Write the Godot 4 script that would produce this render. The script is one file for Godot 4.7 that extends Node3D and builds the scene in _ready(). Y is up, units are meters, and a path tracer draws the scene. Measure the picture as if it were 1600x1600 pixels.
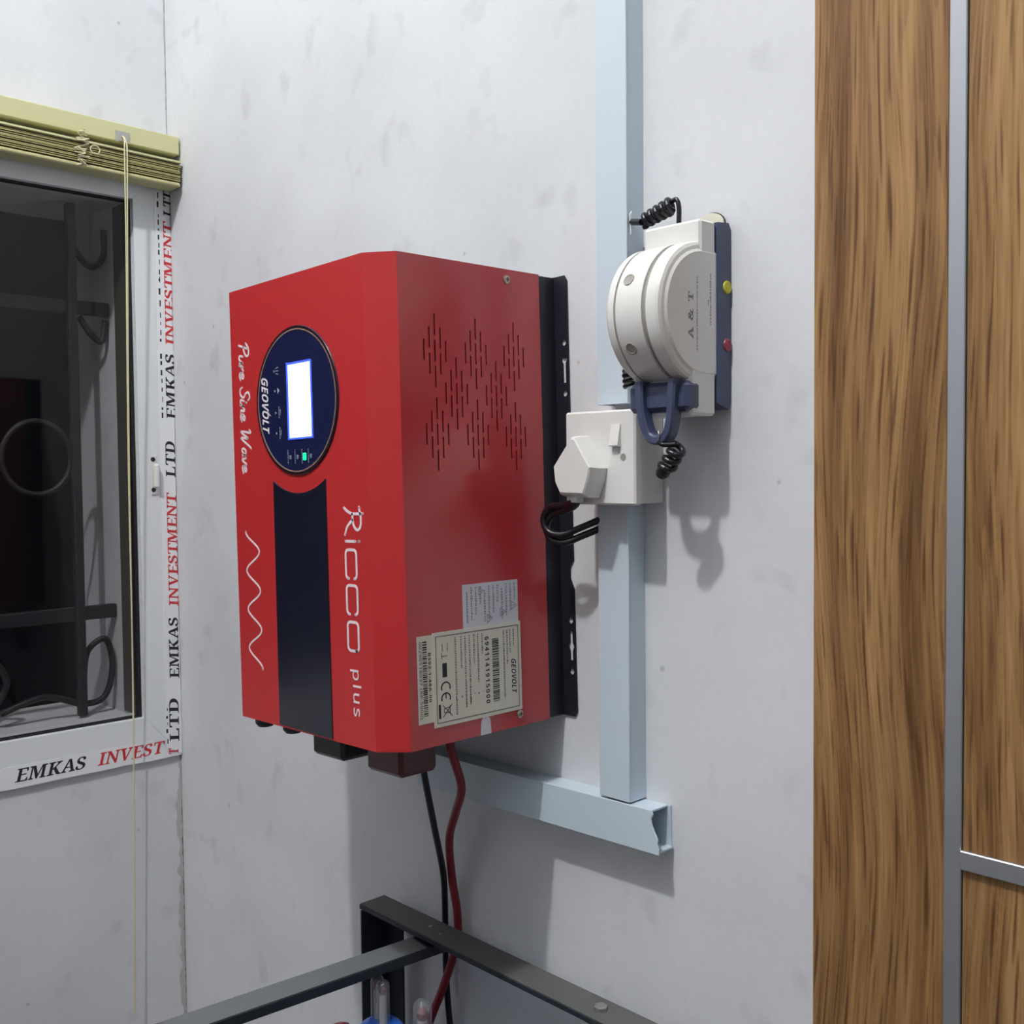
extends Node3D
# Corner of a small room at night: a red wall inverter, socket, extension reel, trunking, window with blind.
# World: back wall is z = 0 (faces +z), left wall is x = 0 (faces +x), eye level is y = 0.

const FLOOR_Y := -1.5
const CEIL_Y := 2.02
const ROOM_X := 3.3
const ROOM_Z := 3.0
const LAMP := Vector3(1.10, 1.86, 1.25)

var M := {}
var used_names := {}
var rng := RandomNumberGenerator.new()


# ---------------------------------------------------------------- mesh builder
class Geo:
	var v := PackedVector3Array()
	var n := PackedVector3Array()
	var uv := PackedVector2Array()
	var xf := Transform3D.IDENTITY

	# corners counter-clockwise seen from outside
	func tri(a: Vector3, b: Vector3, c: Vector3, na := Vector3.ZERO, nb := Vector3.ZERO, nc := Vector3.ZERO) -> void:
		var A := xf * a
		var B := xf * b
		var C := xf * c
		var f := (B - A).cross(C - A)
		if f.length_squared() < 1e-22:
			return
		f = f.normalized()
		var ns := [f, f, f]
		if na != Vector3.ZERO:
			ns = [(xf.basis * na).normalized(), (xf.basis * nb).normalized(), (xf.basis * nc).normalized()]
		v.append_array(PackedVector3Array([A, C, B]))
		n.append_array(PackedVector3Array([ns[0], ns[2], ns[1]]))
		for p: Vector3 in [A, C, B]:
			var g := f.abs()
			if g.x > g.y and g.x > g.z:
				uv.append(Vector2(p.z, p.y))
			elif g.y > g.z:
				uv.append(Vector2(p.x, p.z))
			else:
				uv.append(Vector2(p.x, p.y))

	func quad(a: Vector3, b: Vector3, c: Vector3, d: Vector3) -> void:
		tri(a, b, c)
		tri(a, c, d)

	func squad(p: Array, q: Array) -> void:
		tri(p[0], p[1], p[2], q[0], q[1], q[2])
		tri(p[0], p[2], p[3], q[0], q[2], q[3])

	# box from lo to hi with chamfered edges
	func box(lo: Vector3, hi: Vector3, b := 0.0) -> void:
		var c := (lo + hi) * 0.5
		var h := (hi - lo).abs() * 0.5
		b = minf(b, minf(h.x, minf(h.y, h.z)) * 0.98)
		for ax in 3:
			var u := (ax + 1) % 3
			var w := (ax + 2) % 3
			for s: float in [-1.0, 1.0]:
				var ps := []
				for k in [[-1, -1], [1, -1], [1, 1], [-1, 1]]:
					var p := Vector3.ZERO
					p[ax] = s * h[ax]
					p[u] = k[0] * (h[u] - b)
					p[w] = k[1] * (h[w] - b)
					ps.append(c + p)
				if s < 0:
					ps.reverse()
				quad(ps[0], ps[1], ps[2], ps[3])
		if b <= 0.0:
			return
		for ax in 3:
			var u := (ax + 1) % 3
			var w := (ax + 2) % 3
			for su: float in [-1.0, 1.0]:
				for sw: float in [-1.0, 1.0]:
					var ps := []
					for k in [[-1, 0], [1, 0], [1, 1], [-1, 1]]:
						var p := Vector3.ZERO
						p[ax] = k[0] * (h[ax] - b)
						p[u] = su * (h[u] - (b if k[1] == 1 else 0.0))
						p[w] = sw * (h[w] - (0.0 if k[1] == 1 else b))
						ps.append(c + p)
					if su * sw > 0:
						ps.reverse()
					quad(ps[3], ps[2], ps[1], ps[0])
		for sx: float in [-1.0, 1.0]:
			for sy: float in [-1.0, 1.0]:
				for sz: float in [-1.0, 1.0]:
					var s := Vector3(sx, sy, sz)
					var p1 := c + s * Vector3(h.x, h.y - b, h.z - b)
					var p2 := c + s * Vector3(h.x - b, h.y, h.z - b)
					var p3 := c + s * Vector3(h.x - b, h.y - b, h.z)
					if sx * sy * sz > 0:
						tri(p1, p2, p3)
					else:
						tri(p1, p3, p2)

	# polygon in xy (any winding) extruded from z0 to z1, front edge chamfered by b
	func prism(poly: PackedVector2Array, z0: float, z1: float, b := 0.0) -> void:
		if Geometry2D.is_polygon_clockwise(poly):
			poly.reverse()
		var m := poly.size()
		var top := poly
		if b > 0.0:
			top = inset(poly, b)
		var t := Geometry2D.triangulate_polygon(top)
		for i in range(0, t.size(), 3):
			var p := [top[t[i]], top[t[i + 1]], top[t[i + 2]]]
			if (p[1] - p[0]).cross(p[2] - p[0]) < 0:
				p.reverse()
			tri(Vector3(p[0].x, p[0].y, z1), Vector3(p[1].x, p[1].y, z1), Vector3(p[2].x, p[2].y, z1))
		t = Geometry2D.triangulate_polygon(poly)
		for i in range(0, t.size(), 3):
			var p := [poly[t[i]], poly[t[i + 1]], poly[t[i + 2]]]
			if (p[1] - p[0]).cross(p[2] - p[0]) > 0:
				p.reverse()
			tri(Vector3(p[0].x, p[0].y, z0), Vector3(p[1].x, p[1].y, z0), Vector3(p[2].x, p[2].y, z0))
		for i in m:
			var a := poly[i]
			var c := poly[(i + 1) % m]
			var zt := z1 - b
			quad(Vector3(a.x, a.y, z0), Vector3(c.x, c.y, z0), Vector3(c.x, c.y, zt), Vector3(a.x, a.y, zt))
			if b > 0.0:
				var d := top[i]
				var e := top[(i + 1) % m]
				quad(Vector3(a.x, a.y, zt), Vector3(c.x, c.y, zt), Vector3(e.x, e.y, z1), Vector3(d.x, d.y, z1))

	static func inset(poly: PackedVector2Array, b: float) -> PackedVector2Array:
		var out := PackedVector2Array()
		var m := poly.size()
		for i in m:
			var p := poly[i]
			var d0 := (p - poly[(i + m - 1) % m]).normalized()
			var d1 := (poly[(i + 1) % m] - p).normalized()
			var n0 := Vector2(-d0.y, d0.x)
			var n1 := Vector2(-d1.y, d1.x)
			var k := (n0 + n1).normalized()
			out.append(p + k * (b / maxf(0.4, k.dot(n0))))
		return out

	# rings of equal size joined to a skin; smooth across when smooth is set
	func loft(rings: Array, smooth := false, cap0 := true, cap1 := true) -> void:
		var m: int = rings[0].size()
		for k in rings.size() - 1:
			var r0: PackedVector3Array = rings[k]
			var r1: PackedVector3Array = rings[k + 1]
			var c0 := Vector3.ZERO
			var c1 := Vector3.ZERO
			for p in r0:
				c0 += p / m
			for p in r1:
				c1 += p / m
			for i in m:
				var j := (i + 1) % m
				if smooth:
					var ax := (c1 - c0)
					var ps := [r0[i], r0[j], r1[j], r1[i]]
					var qs := []
					for q in 4:
						var cc := c0 if q < 2 else c1
						var w: Vector3 = ps[q] - cc
						if ax.length() > 1e-9:
							w = w - ax.normalized() * w.dot(ax.normalized())
						qs.append(w.normalized())
					squad(ps, qs)
				else:
					quad(r0[i], r0[j], r1[j], r1[i])
		if cap0:
			fan(rings[0], true)
		if cap1:
			fan(rings[-1], false)

	func fan(r: PackedVector3Array, flip: bool) -> void:
		var c := Vector3.ZERO
		for p in r:
			c += p / r.size()
		for i in r.size():
			var j := (i + 1) % r.size()
			if flip:
				tri(c, r[j], r[i])
			else:
				tri(c, r[i], r[j])

	# round tube along points
	func tube(pts: PackedVector3Array, r: float, sides := 10, closed := false) -> void:
		sweep(pts, circle(r, sides), closed, true)

	static func circle(r: float, sides: int, r2 := -1.0) -> PackedVector2Array:
		var o := PackedVector2Array()
		for i in sides:
			var a := TAU * i / sides
			o.append(Vector2(cos(a) * r, sin(a) * (r if r2 < 0 else r2)))
		return o

	func sweep(pts: PackedVector3Array, sec: PackedVector2Array, closed := false, smooth := false, up0 := Vector3.ZERO) -> void:
		var m := pts.size()
		var rings := []
		var side := Vector3.ZERO
		for i in m:
			var a := pts[(i + m - 1) % m] if closed or i > 0 else pts[0]
			var b := pts[(i + 1) % m] if closed or i < m - 1 else pts[m - 1]
			var d := (b - a).normalized()
			if up0 != Vector3.ZERO:
				side = up0
			elif side == Vector3.ZERO:
				side = Vector3.UP if absf(d.y) < 0.8 else Vector3.RIGHT
			side = (side - d * side.dot(d)).normalized()
			var w := d.cross(side)
			var ring := PackedVector3Array()
			for q in sec:
				ring.append(pts[i] + side * q.x + w * q.y)
			rings.append(ring)
		if closed:
			rings.append(rings[0])
		loft(rings, smooth, not closed, not closed)

	# profile points (radius, height) spun about y
	func lathe(prof: PackedVector2Array, seg := 24) -> void:
		for k in prof.size() - 1:
			var p := prof[k]
			var q := prof[k + 1]
			var dn := Vector2(q.y - p.y, -(q.x - p.x)).normalized()
			for i in seg:
				var a := TAU * i / seg
				var b := TAU * (i + 1) / seg
				var ca := Vector3(cos(a), 0, -sin(a))
				var cb := Vector3(cos(b), 0, -sin(b))
				var na := ca * dn.x + Vector3.UP * dn.y
				var nb := cb * dn.x + Vector3.UP * dn.y
				squad([ca * p.x + Vector3.UP * p.y, cb * p.x + Vector3.UP * p.y, cb * q.x + Vector3.UP * q.y, ca * q.x + Vector3.UP * q.y], [na, nb, nb, na])

	func add_mesh(m: ArrayMesh) -> void:
		for s in m.get_surface_count():
			var a := m.surface_get_arrays(s)
			var pv: PackedVector3Array = a[Mesh.ARRAY_VERTEX]
			var pn: PackedVector3Array = a[Mesh.ARRAY_NORMAL]
			for i in pv.size():
				v.append(xf * pv[i])
				n.append((xf.basis * pn[i]).normalized())
				uv.append(Vector2(pv[i].x, pv[i].y))

	func mesh() -> ArrayMesh:
		var a := []
		a.resize(Mesh.ARRAY_MAX)
		a[Mesh.ARRAY_VERTEX] = v
		a[Mesh.ARRAY_NORMAL] = n
		a[Mesh.ARRAY_TEX_UV] = uv
		var m := ArrayMesh.new()
		m.add_surface_from_arrays(Mesh.PRIMITIVE_TRIANGLES, a)
		return m


# ---------------------------------------------------------------- naming
func numbered(called: String) -> String:
	var k: int = used_names.get(called, 0)
	used_names[called] = k + 1
	return called if k == 0 else "%s_%03d" % [called, k]


func thing(called: String, label: String, category: String, at := Vector3.ZERO, group := "") -> Node3D:
	var o := Node3D.new()
	o.name = numbered(called)
	add_child(o, true)
	o.position = at
	o.set_meta("label", label)
	o.set_meta("category", category)
	if group:
		o.set_meta("group", group)
	return o


func obj(called: String, g: Geo, m: Material, parent: Node = self) -> MeshInstance3D:
	var o := MeshInstance3D.new()
	o.name = numbered(called) if parent == self else called
	o.mesh = g.mesh()
	o.material_override = m
	o.cast_shadow = GeometryInstance3D.SHADOW_CASTING_SETTING_ON
	parent.add_child(o, true)
	if called == "print":
		o.set_meta("kind", "stuff")
	return o


func struct(called: String, g: Geo, m: Material, parent: Node = self) -> MeshInstance3D:
	var o := obj(called, g, m, parent)
	if parent == self:
		o.set_meta("kind", "structure")
	return o


func tag(o: Node, label: String, category: String, group := "") -> void:
	o.set_meta("label", label)
	o.set_meta("category", category)
	if group:
		o.set_meta("group", group)


# ---------------------------------------------------------------- lettering
func lettering(text: String, fam: String, bold: bool, w: float, h: float, depth: float, slant := 0.0, mono_gap := 0) -> ArrayMesh:
	var f := SystemFont.new()
	f.font_names = PackedStringArray([fam])
	f.font_weight = 700 if bold else 400
	var t := TextMesh.new()
	var font: Font = f
	if mono_gap != 0:
		var fv := FontVariation.new()
		fv.base_font = f
		fv.spacing_glyph = mono_gap
		font = fv
	t.font = font
	t.text = text
	t.font_size = 48
	t.pixel_size = 0.01
	t.depth = 0.02
	t.curve_step = 1.5
	var a := t.get_mesh_arrays()
	var pv: PackedVector3Array = a[Mesh.ARRAY_VERTEX]
	var idx: PackedInt32Array = a[Mesh.ARRAY_INDEX]
	var lo := Vector3(1e9, 1e9, 1e9)
	var hi := -lo
	for p in pv:
		lo = lo.min(p)
		hi = hi.max(p)
	var s := hi - lo
	var g := Geo.new()
	var q := PackedVector3Array()
	for p in pv:
		var u := (p - lo) / s
		q.append(Vector3((u.x - 0.5) * w + slant * (u.y - 0.5) * h, (u.y - 0.5) * h, u.z * depth))
	if idx.size() == 0:
		for i in pv.size():
			idx.append(i)
	for i in range(0, idx.size(), 3):
		g.tri(q[idx[i]], q[idx[i + 2]], q[idx[i + 1]])
	return g.mesh()


func smooth_line(p: PackedVector2Array, per := 5, closed := false) -> PackedVector2Array:
	var o := PackedVector2Array()
	var m := p.size()
	if m < 3:
		return p
	for i in (m if closed else m - 1):
		var a := p[(i + m - 1) % m] if closed or i > 0 else p[0]
		var b := p[i]
		var c := p[(i + 1) % m]
		var d := p[(i + 2) % m] if closed or i < m - 2 else p[m - 1]
		for k in per:
			o.append(b.cubic_interpolate(c, a, d, float(k) / per))
	if not closed:
		o.append(p[m - 1])
	return o


func spline3(p: Array, per := 8) -> PackedVector3Array:
	var o := PackedVector3Array()
	var m := p.size()
	for i in m - 1:
		var a: Vector3 = p[maxi(i - 1, 0)]
		var b: Vector3 = p[i]
		var c: Vector3 = p[i + 1]
		var d: Vector3 = p[mini(i + 2, m - 1)]
		for k in per:
			o.append(b.cubic_interpolate(c, a, d, float(k) / per))
	o.append(p[m - 1])
	return o


# flat ribbon stroke of one width with round ends, thickness d
func stroke(g: Geo, p: PackedVector2Array, w: float, d: float) -> void:
	var pts := PackedVector3Array()
	for q in p:
		if pts.size() == 0 or pts[-1].distance_to(Vector3(q.x, q.y, d * 0.5)) > w * 0.05:
			pts.append(Vector3(q.x, q.y, d * 0.5))
	if pts.size() < 2:
		return
	g.sweep(pts, PackedVector2Array([Vector2(-d * 0.5, -w * 0.5), Vector2(d * 0.5, -w * 0.5), Vector2(d * 0.5, w * 0.5), Vector2(-d * 0.5, w * 0.5)]), false, false, Vector3(0, 0, 1))
	for e: Vector3 in [pts[0], pts[-1]]:
		var c := PackedVector2Array()
		for q in Geo.circle(w * 0.5, 10):
			c.append(q + Vector2(e.x, e.y))
		g.prism(c, 0, d)


func pairs(a: Array) -> PackedVector2Array:
	var o := PackedVector2Array()
	for i in range(0, a.size(), 2):
		o.append(Vector2(a[i], a[i + 1]))
	return o


# ---------------------------------------------------------------- materials
func mat(c: Color, rough := 0.5, metal := 0.0, spec := 0.5) -> StandardMaterial3D:
	var m := StandardMaterial3D.new()
	m.albedo_color = c
	m.roughness = rough
	m.metallic = metal
	m.metallic_specular = spec
	return m


func c8(r: float, g: float, b: float) -> Color:
	return Color(r / 255.0, g / 255.0, b / 255.0)


func noise(seed_: int, f: float, oct := 3) -> FastNoiseLite:
	var nz := FastNoiseLite.new()
	nz.seed = seed_
	nz.frequency = f
	nz.noise_type = FastNoiseLite.TYPE_SIMPLEX_SMOOTH
	nz.fractal_octaves = oct
	return nz


func paint_texture() -> ImageTexture:
	# hand-painted plaster: faint cloudy patches, smudges and a few specks
	var s := 768
	var im := Image.create(s, s, false, Image.FORMAT_RGB8)
	var a := noise(4, 0.006, 3)
	var b := noise(9, 0.022, 3)
	var d := noise(21, 0.12, 2)
	for y in s:
		for x in s:
			var t := 1.0 + a.get_noise_2d(x, y) * 0.035 + d.get_noise_2d(x, y) * 0.008
			var k := b.get_noise_2d(x * 0.9, y * 0.75)
			if k > 0.36:
				t -= (k - 0.36) * 0.14
			im.set_pixel(x, y, Color(0.840 * t, 0.850 * t, 0.868 * t))
	var r := RandomNumberGenerator.new()
	r.seed = 77
	for i in 20:
		var px := r.randi_range(4, s - 6)
		var py := r.randi_range(4, s - 6)
		var rad := r.randf_range(0.6, 2.0)
		for yy in range(-3, 4):
			for xx in range(-3, 4):
				var dd := Vector2(xx, yy).length()
				if dd < rad:
					var c := im.get_pixel(px + xx, py + yy)
					im.set_pixel(px + xx, py + yy, c.lerp(Color(0.45, 0.45, 0.44), 0.45 * (1.0 - dd / (rad + 0.6))))
	return ImageTexture.create_from_image(im)


func wood_texture(seed_: int) -> ImageTexture:
	# straight-grained brown laminate, grain along v
	var w := 512
	var h := 1536
	var im := Image.create(w, h, false, Image.FORMAT_RGB8)
	var warp := noise(seed_, 0.006, 2)
	var broad := noise(seed_ + 1, 0.012, 3)
	var mid := noise(seed_ + 2, 0.045, 2)
	var fine := noise(seed_ + 3, 0.2, 3)
	var pore := noise(seed_ + 4, 0.1, 1)
	var light := Color(0.645, 0.505, 0.335)
	var dark := Color(0.375, 0.26, 0.145)
	for row in h:
		var y := row * 1.8
		for x in w:
			var u := x + warp.get_noise_2d(x * 0.5, y * 0.35) * 20.0
			var t := 0.40 + broad.get_noise_2d(u, y * 0.045) * 0.55 + mid.get_noise_2d(u, y * 0.04) * 0.38 + fine.get_noise_2d(u, y * 0.05) * 0.30
			var q := fposmod(broad.get_noise_2d(u, y * 0.045) * 7.0, 1.0)
			t += q * q * 0.20 - 0.06
			var p := pore.get_noise_2d(u * 2.2, y * 0.11)
			if p > 0.36:
				t += (p - 0.36) * 1.5
			var c := light.lerp(dark, clampf(t, 0.0, 1.15))
			im.set_pixel(x, row, c)
	return ImageTexture.create_from_image(im)


func make_materials() -> void:
	var wall := mat(Color.WHITE, 0.75, 0.0, 0.3)
	wall.albedo_texture = paint_texture()
	wall.uv1_triplanar = true
	wall.uv1_world_triplanar = true
	wall.uv1_scale = Vector3(0.8, 0.8, 0.8)
	M.wall = wall
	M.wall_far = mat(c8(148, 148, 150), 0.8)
	M.ceiling = mat(c8(226, 227, 228), 0.9)
	var fl := mat(c8(108, 103, 98), 0.35)
	var fn := NoiseTexture2D.new()
	fn.noise = noise(31, 0.02, 4)
	fn.width = 256
	fn.height = 256
	fn.seamless = true
	var ramp := Gradient.new()
	ramp.set_color(0, Color(0.8, 0.8, 0.8))
	ramp.set_color(1, Color(1, 1, 1))
	fn.color_ramp = ramp
	fl.albedo_texture = fn
	fl.uv1_triplanar = true
	fl.uv1_world_triplanar = true
	M.floor = fl
	M.red = mat(c8(181, 40, 43), 0.42, 0.0, 0.5)
	M.red_side = mat(c8(168, 40, 44), 0.23, 0.0, 0.65)
	M.black_gloss = mat(c8(24, 26, 40), 0.22)
	M.black_paint = mat(c8(26, 28, 38), 0.42)
	M.dark_inside = mat(c8(30, 10, 12), 0.8)
	M.maroon = mat(c8(84, 36, 42), 0.38)
	M.black_plastic = mat(c8(27, 30, 36), 0.4)
	M.print_white = mat(c8(232, 222, 226), 0.5)
	M.navy_disc = mat(c8(25, 30, 66), 0.25)
	M.disc_rim = mat(c8(38, 16, 24), 0.35)
	M.ring_gold = mat(c8(150, 122, 108), 0.4)
	M.icon = mat(c8(150, 152, 170), 0.5)
	M.led_off = mat(c8(120, 124, 140), 0.4)
	var lcd := mat(c8(235, 248, 255), 0.3)
	lcd.emission_enabled = true
	lcd.emission = c8(205, 238, 255)
	lcd.emission_energy_multiplier = 1.5
	M.lcd = lcd
	var rim := mat(c8(60, 80, 200), 0.3)
	rim.emission_enabled = true
	rim.emission = c8(70, 105, 255)
	rim.emission_energy_multiplier = 0.75
	M.lcd_rim = rim
	var led := mat(c8(40, 255, 170), 0.3)
	led.emission_enabled = true
	led.emission = c8(20, 240, 150)
	led.emission_energy_multiplier = 1.0
	M.led_on = led
	M.sticker = mat(c8(206, 203, 190), 0.5)
	M.sticker_grey = mat(c8(196, 196, 206), 0.45)
	M.ink = mat(c8(28, 28, 32), 0.6)
	M.ink_soft = mat(c8(128, 127, 122), 0.6)
	M.ink_grey = mat(c8(134, 135, 146), 0.6)
	M.screw = mat(c8(190, 180, 160), 0.3, 0.9)
	M.screw_dark = mat(c8(60, 45, 35), 0.5, 0.6)
	M.trunk = mat(c8(198, 213, 224), 0.38)
	M.trunk_cut = mat(c8(232, 238, 242), 0.6)
	M.socket = mat(c8(224, 224, 222), 0.3)
	M.socket_shade = mat(c8(206, 208, 206), 0.4)
	M.rubber = mat(c8(20, 22, 28), 0.33)
	M.cable_red = mat(c8(126, 26, 40), 0.38)
	M.reel = mat(c8(224, 224, 221), 0.30)
	M.groove = mat(c8(158, 155, 148), 0.6)
	M.navy = mat(c8(62, 70, 98), 0.38)
	M.yellow = mat(c8(196, 190, 50), 0.4)
	M.button_red = mat(c8(150, 50, 72), 0.4)
	M.cream = mat(c8(222, 218, 200), 0.5)
	M.iron = mat(c8(88, 90, 88), 0.55, 0.0, 0.4)
	M.iron_light = mat(c8(100, 103, 105), 0.55, 0.0, 0.4)
	M.iron_dark = mat(c8(26, 33, 43), 0.5)
	M.steel = mat(c8(170, 170, 168), 0.35, 0.8)
	M.blue = mat(c8(38, 104, 214), 0.25)
	var tubeg := mat(Color(0.7, 0.72, 0.76, 0.16), 0.08)
	tubeg.transparency = BaseMaterial3D.TRANSPARENCY_ALPHA
	M.clear = tubeg
	M.float = mat(c8(176, 172, 172), 0.4)
	M.float_tip = mat(c8(120, 78, 84), 0.4)
	M.pvc = mat(c8(224, 228, 232), 0.35)
	M.track = mat(c8(84, 80, 72), 0.5)
	M.tape = mat(c8(233, 236, 240), 0.4)
	M.tape_red = mat(c8(196, 46, 50), 0.5)
	M.gasket = mat(c8(18, 19, 22), 0.6)
	var glass := mat(Color(0.02, 0.022, 0.025, 0.14), 0.02, 0.0, 0.29)
	glass.transparency = BaseMaterial3D.TRANSPARENCY_ALPHA
	M.glass = glass
	M.grille = mat(c8(34, 36, 42), 0.55)
	M.blind = mat(c8(200, 198, 152), 0.5)
	M.rail = mat(c8(184, 180, 134), 0.5)
	M.slat = mat(c8(164, 158, 106), 0.42)
	M.slat_b = mat(c8(140, 134, 86), 0.45)
	M.cord = mat(c8(214, 206, 170), 0.7)
	M.clip = mat(c8(176, 176, 170), 0.35, 0.6)
	M.alu = mat(c8(186, 190, 196), 0.36, 0.85)
	M.crack = mat(c8(128, 128, 124), 0.95)
	M.dirt = mat(c8(184, 186, 184), 0.95)
	M.night_wall = mat(c8(120, 120, 118), 0.9)
	for k in 3:
		var wd := mat(Color.WHITE, 0.42, 0.0, 0.4)
		wd.albedo_texture = wood_texture(100 + 17 * k)
		wd.uv1_scale = Vector3(2.6, 0.28, 1)
		wd.uv1_offset = Vector3(0.45 if k == 0 else 0.1, 0, 0)
		M["wood%d" % k] = wd


# ---------------------------------------------------------------- scene
func _ready() -> void:
	rng.seed = 5
	# --- camera (calibrated from the vanishing points)
	var cam := Camera3D.new()
	cam.name = "camera"
	add_child(cam)
	var rx := Vector3(0.69042584, -0.00961837, -0.72333923)
	var ry := Vector3(-0.02310137, 0.99910847, -0.03533554)
	var rz := Vector3(0.72303422, 0.0411067, 0.68958811)
	cam.transform = Transform3D(Basis(rx, ry, rz).orthonormalized(), Vector3(1.60610092, 0.0, 0.78499305))
	cam.fov = 51.49352
	cam.near = 0.02
	cam.far = 60.0
	cam.current = true
	# --- environment: night outside, the room is closed
	var we := WorldEnvironment.new()
	we.name = "environment"
	var e := Environment.new()
	e.background_mode = Environment.BG_COLOR
	e.background_color = Color(0.035, 0.04, 0.05)
	e.tonemap_mode = Environment.TONE_MAPPER_LINEAR
	e.tonemap_exposure = 1.0
	e.sdfgi_enabled = true
	e.ssao_enabled = true
	e.ssil_enabled = true
	we.environment = e
	add_child(we)
	make_materials()
	# --- lamps: the bulb over the inverter and a round panel lamp behind the viewer
	ceiling_bulb()
	ceiling_panel()
	# --- structure
	room()
	window()
	grille()
	wood_cladding()
	# --- objects
	inverter()
	trunking()
	socket_and_plug()
	reel()
	battery_cables()
	rack()
	battery()
	blind()
	tapes()


func ceiling_bulb() -> void:
	var t := thing("ceiling_bulb", "round white lamp bulb in a white holder under the ceiling", "lamp", Vector3(LAMP.x, CEIL_Y, LAMP.z))
	var g := Geo.new()
	g.lathe(PackedVector2Array([Vector2(0, 0), Vector2(0.022, -0.095), Vector2(0.024, -0.06), Vector2(0.05, -0.02), Vector2(0.052, 0), Vector2(0, 0)]), 24)
	obj("lamp_holder", g, M.socket, t)
	var b := Geo.new()
	b.xf = Transform3D(Basis.IDENTITY, Vector3(0, LAMP.y - CEIL_Y, 0))
	var prof := PackedVector2Array()
	for i in 13:
		var a := PI * i / 12.0 - PI * 0.5
		prof.append(Vector2(cos(a) * 0.038, sin(a) * 0.038))
	b.lathe(prof, 24)
	var m := mat(Color.WHITE, 0.4)
	m.emission_enabled = true
	m.emission = Color(1.0, 0.98, 0.96)
	m.emission_energy_multiplier = 3.0
	obj("lamp_bulb", b, m, t)
	var l := OmniLight3D.new()
	l.name = "bulb_light"
	l.position = Vector3(0, LAMP.y - CEIL_Y, 0)
	l.light_color = Color(1.0, 0.995, 0.988)
	l.light_energy = 2.88
	l.light_size = 0.042
	l.omni_range = 8.0
	l.omni_attenuation = 2.0
	l.shadow_enabled = true
	t.add_child(l)


func ceiling_panel() -> void:
	var at := Vector3(2.1, CEIL_Y, 2.0)
	var t := thing("ceiling_panel_lamp", "square white panel lamp on the ceiling behind the viewer", "lamp", at)
	var g := Geo.new()
	g.box(Vector3(-0.32, -0.03, -0.32), Vector3(0.32, 0, 0.32), 0.006)
	obj("lamp_frame", g, M.socket, t)
	var d := Geo.new()
	d.box(Vector3(-0.30, -0.034, -0.30), Vector3(0.30, -0.029, 0.30), 0.001)
	var m := mat(Color.WHITE, 0.4)
	m.emission_enabled = true
	m.emission = Color(0.95, 0.98, 1.0)
	m.emission_energy_multiplier = 1.0
	obj("lamp_diffuser", d, m, t)
	var l := AreaLight3D.new()
	l.name = "panel_light"
	l.position = Vector3(0, -0.04, 0)
	l.rotation_degrees = Vector3(-90, 0, 0)
	l.area_size = Vector2(0.6, 0.6)
	l.light_color = Color(0.95, 0.98, 1.0)
	l.light_energy = 0.2
	l.area_range = 8.0
	l.shadow_enabled = true
	t.add_child(l)


func room() -> void:
	var g := Geo.new()
	g.box(Vector3(0.0, FLOOR_Y, -0.12), Vector3(ROOM_X + 0.12, CEIL_Y, 0.0))
	struct("wall_back", g, M.wall)
	# left wall with the window opening
	g = Geo.new()
	var x0 := -0.23
	var oz0 := 0.0585
	var oz1 := 1.25
	var oy0 := -0.392
	var oy1 := 0.426
	g.box(Vector3(x0, FLOOR_Y, -0.12), Vector3(0, CEIL_Y, oz0))
	g.box(Vector3(x0, FLOOR_Y, oz1), Vector3(0, CEIL_Y, ROOM_Z + 0.12))
	g.box(Vector3(x0, FLOOR_Y, oz0), Vector3(0, oy0, oz1))
	g.box(Vector3(x0, oy1, oz0), Vector3(0, CEIL_Y, oz1))
	var wl := struct("wall_left", g, M.wall)
	# cracked, dirty paint in the corner
	var cn := noise(61, 1.0, 3)
	for pass_ in 2:
		var c := Geo.new()
		var wide := func(y: float) -> float:
			var lowpart := smoothstep(-0.40, -0.56, y)
			var n1 := cn.get_noise_1d(y * (37.0 if pass_ == 0 else 90.0) + 40.0 * pass_)
			if pass_ == 0:
				return maxf(0.0008, lerpf(0.0016, 0.0085, lowpart) * (1.0 + n1 * 0.9))
			return maxf(0.0002, lerpf(0.0006, 0.0015, lowpart) * (0.7 + n1 * 2.2))
		var y := -0.95
		while y < 0.9:
			var y1 := y + 0.006
			if y < -0.46 or y > 0.43:
				var e := 0.0004 + 0.0003 * pass_
				c.quad(Vector3(e, y, wide.call(y)), Vector3(e, y, 0.0), Vector3(e, y1, 0.0), Vector3(e, y1, wide.call(y1)))
				if pass_ == 1:
					c.quad(Vector3(0.0, y, e), Vector3(0.0004 + wide.call(y) * 0.5, y, e), Vector3(0.0004 + wide.call(y1) * 0.5, y1, e), Vector3(0.0, y1, e))
			y = y1
		struct("corner_dirt" if pass_ == 0 else "corner_crack", c, M.dirt if pass_ == 0 else M.crack, wl)
	g = Geo.new()
	g.box(Vector3(ROOM_X, FLOOR_Y, 0.0), Vector3(ROOM_X + 0.12, CEIL_Y, ROOM_Z))
	struct("wall_right", g, M.wall_far)
	g = Geo.new()
	g.box(Vector3(0.0, FLOOR_Y, ROOM_Z), Vector3(ROOM_X + 0.12, CEIL_Y, ROOM_Z + 0.12))
	struct("wall_front", g, M.wall_far)
	g = Geo.new()
	g.box(Vector3(-0.23, FLOOR_Y - 0.1, -0.12), Vector3(ROOM_X + 0.12, FLOOR_Y, ROOM_Z + 0.12))
	struct("floor", g, M.floor)
	g = Geo.new()
	g.box(Vector3(-0.23, CEIL_Y, -0.12), Vector3(ROOM_X + 0.12, CEIL_Y + 0.1, ROOM_Z + 0.12))
	struct("ceiling", g, M.ceiling)


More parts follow.
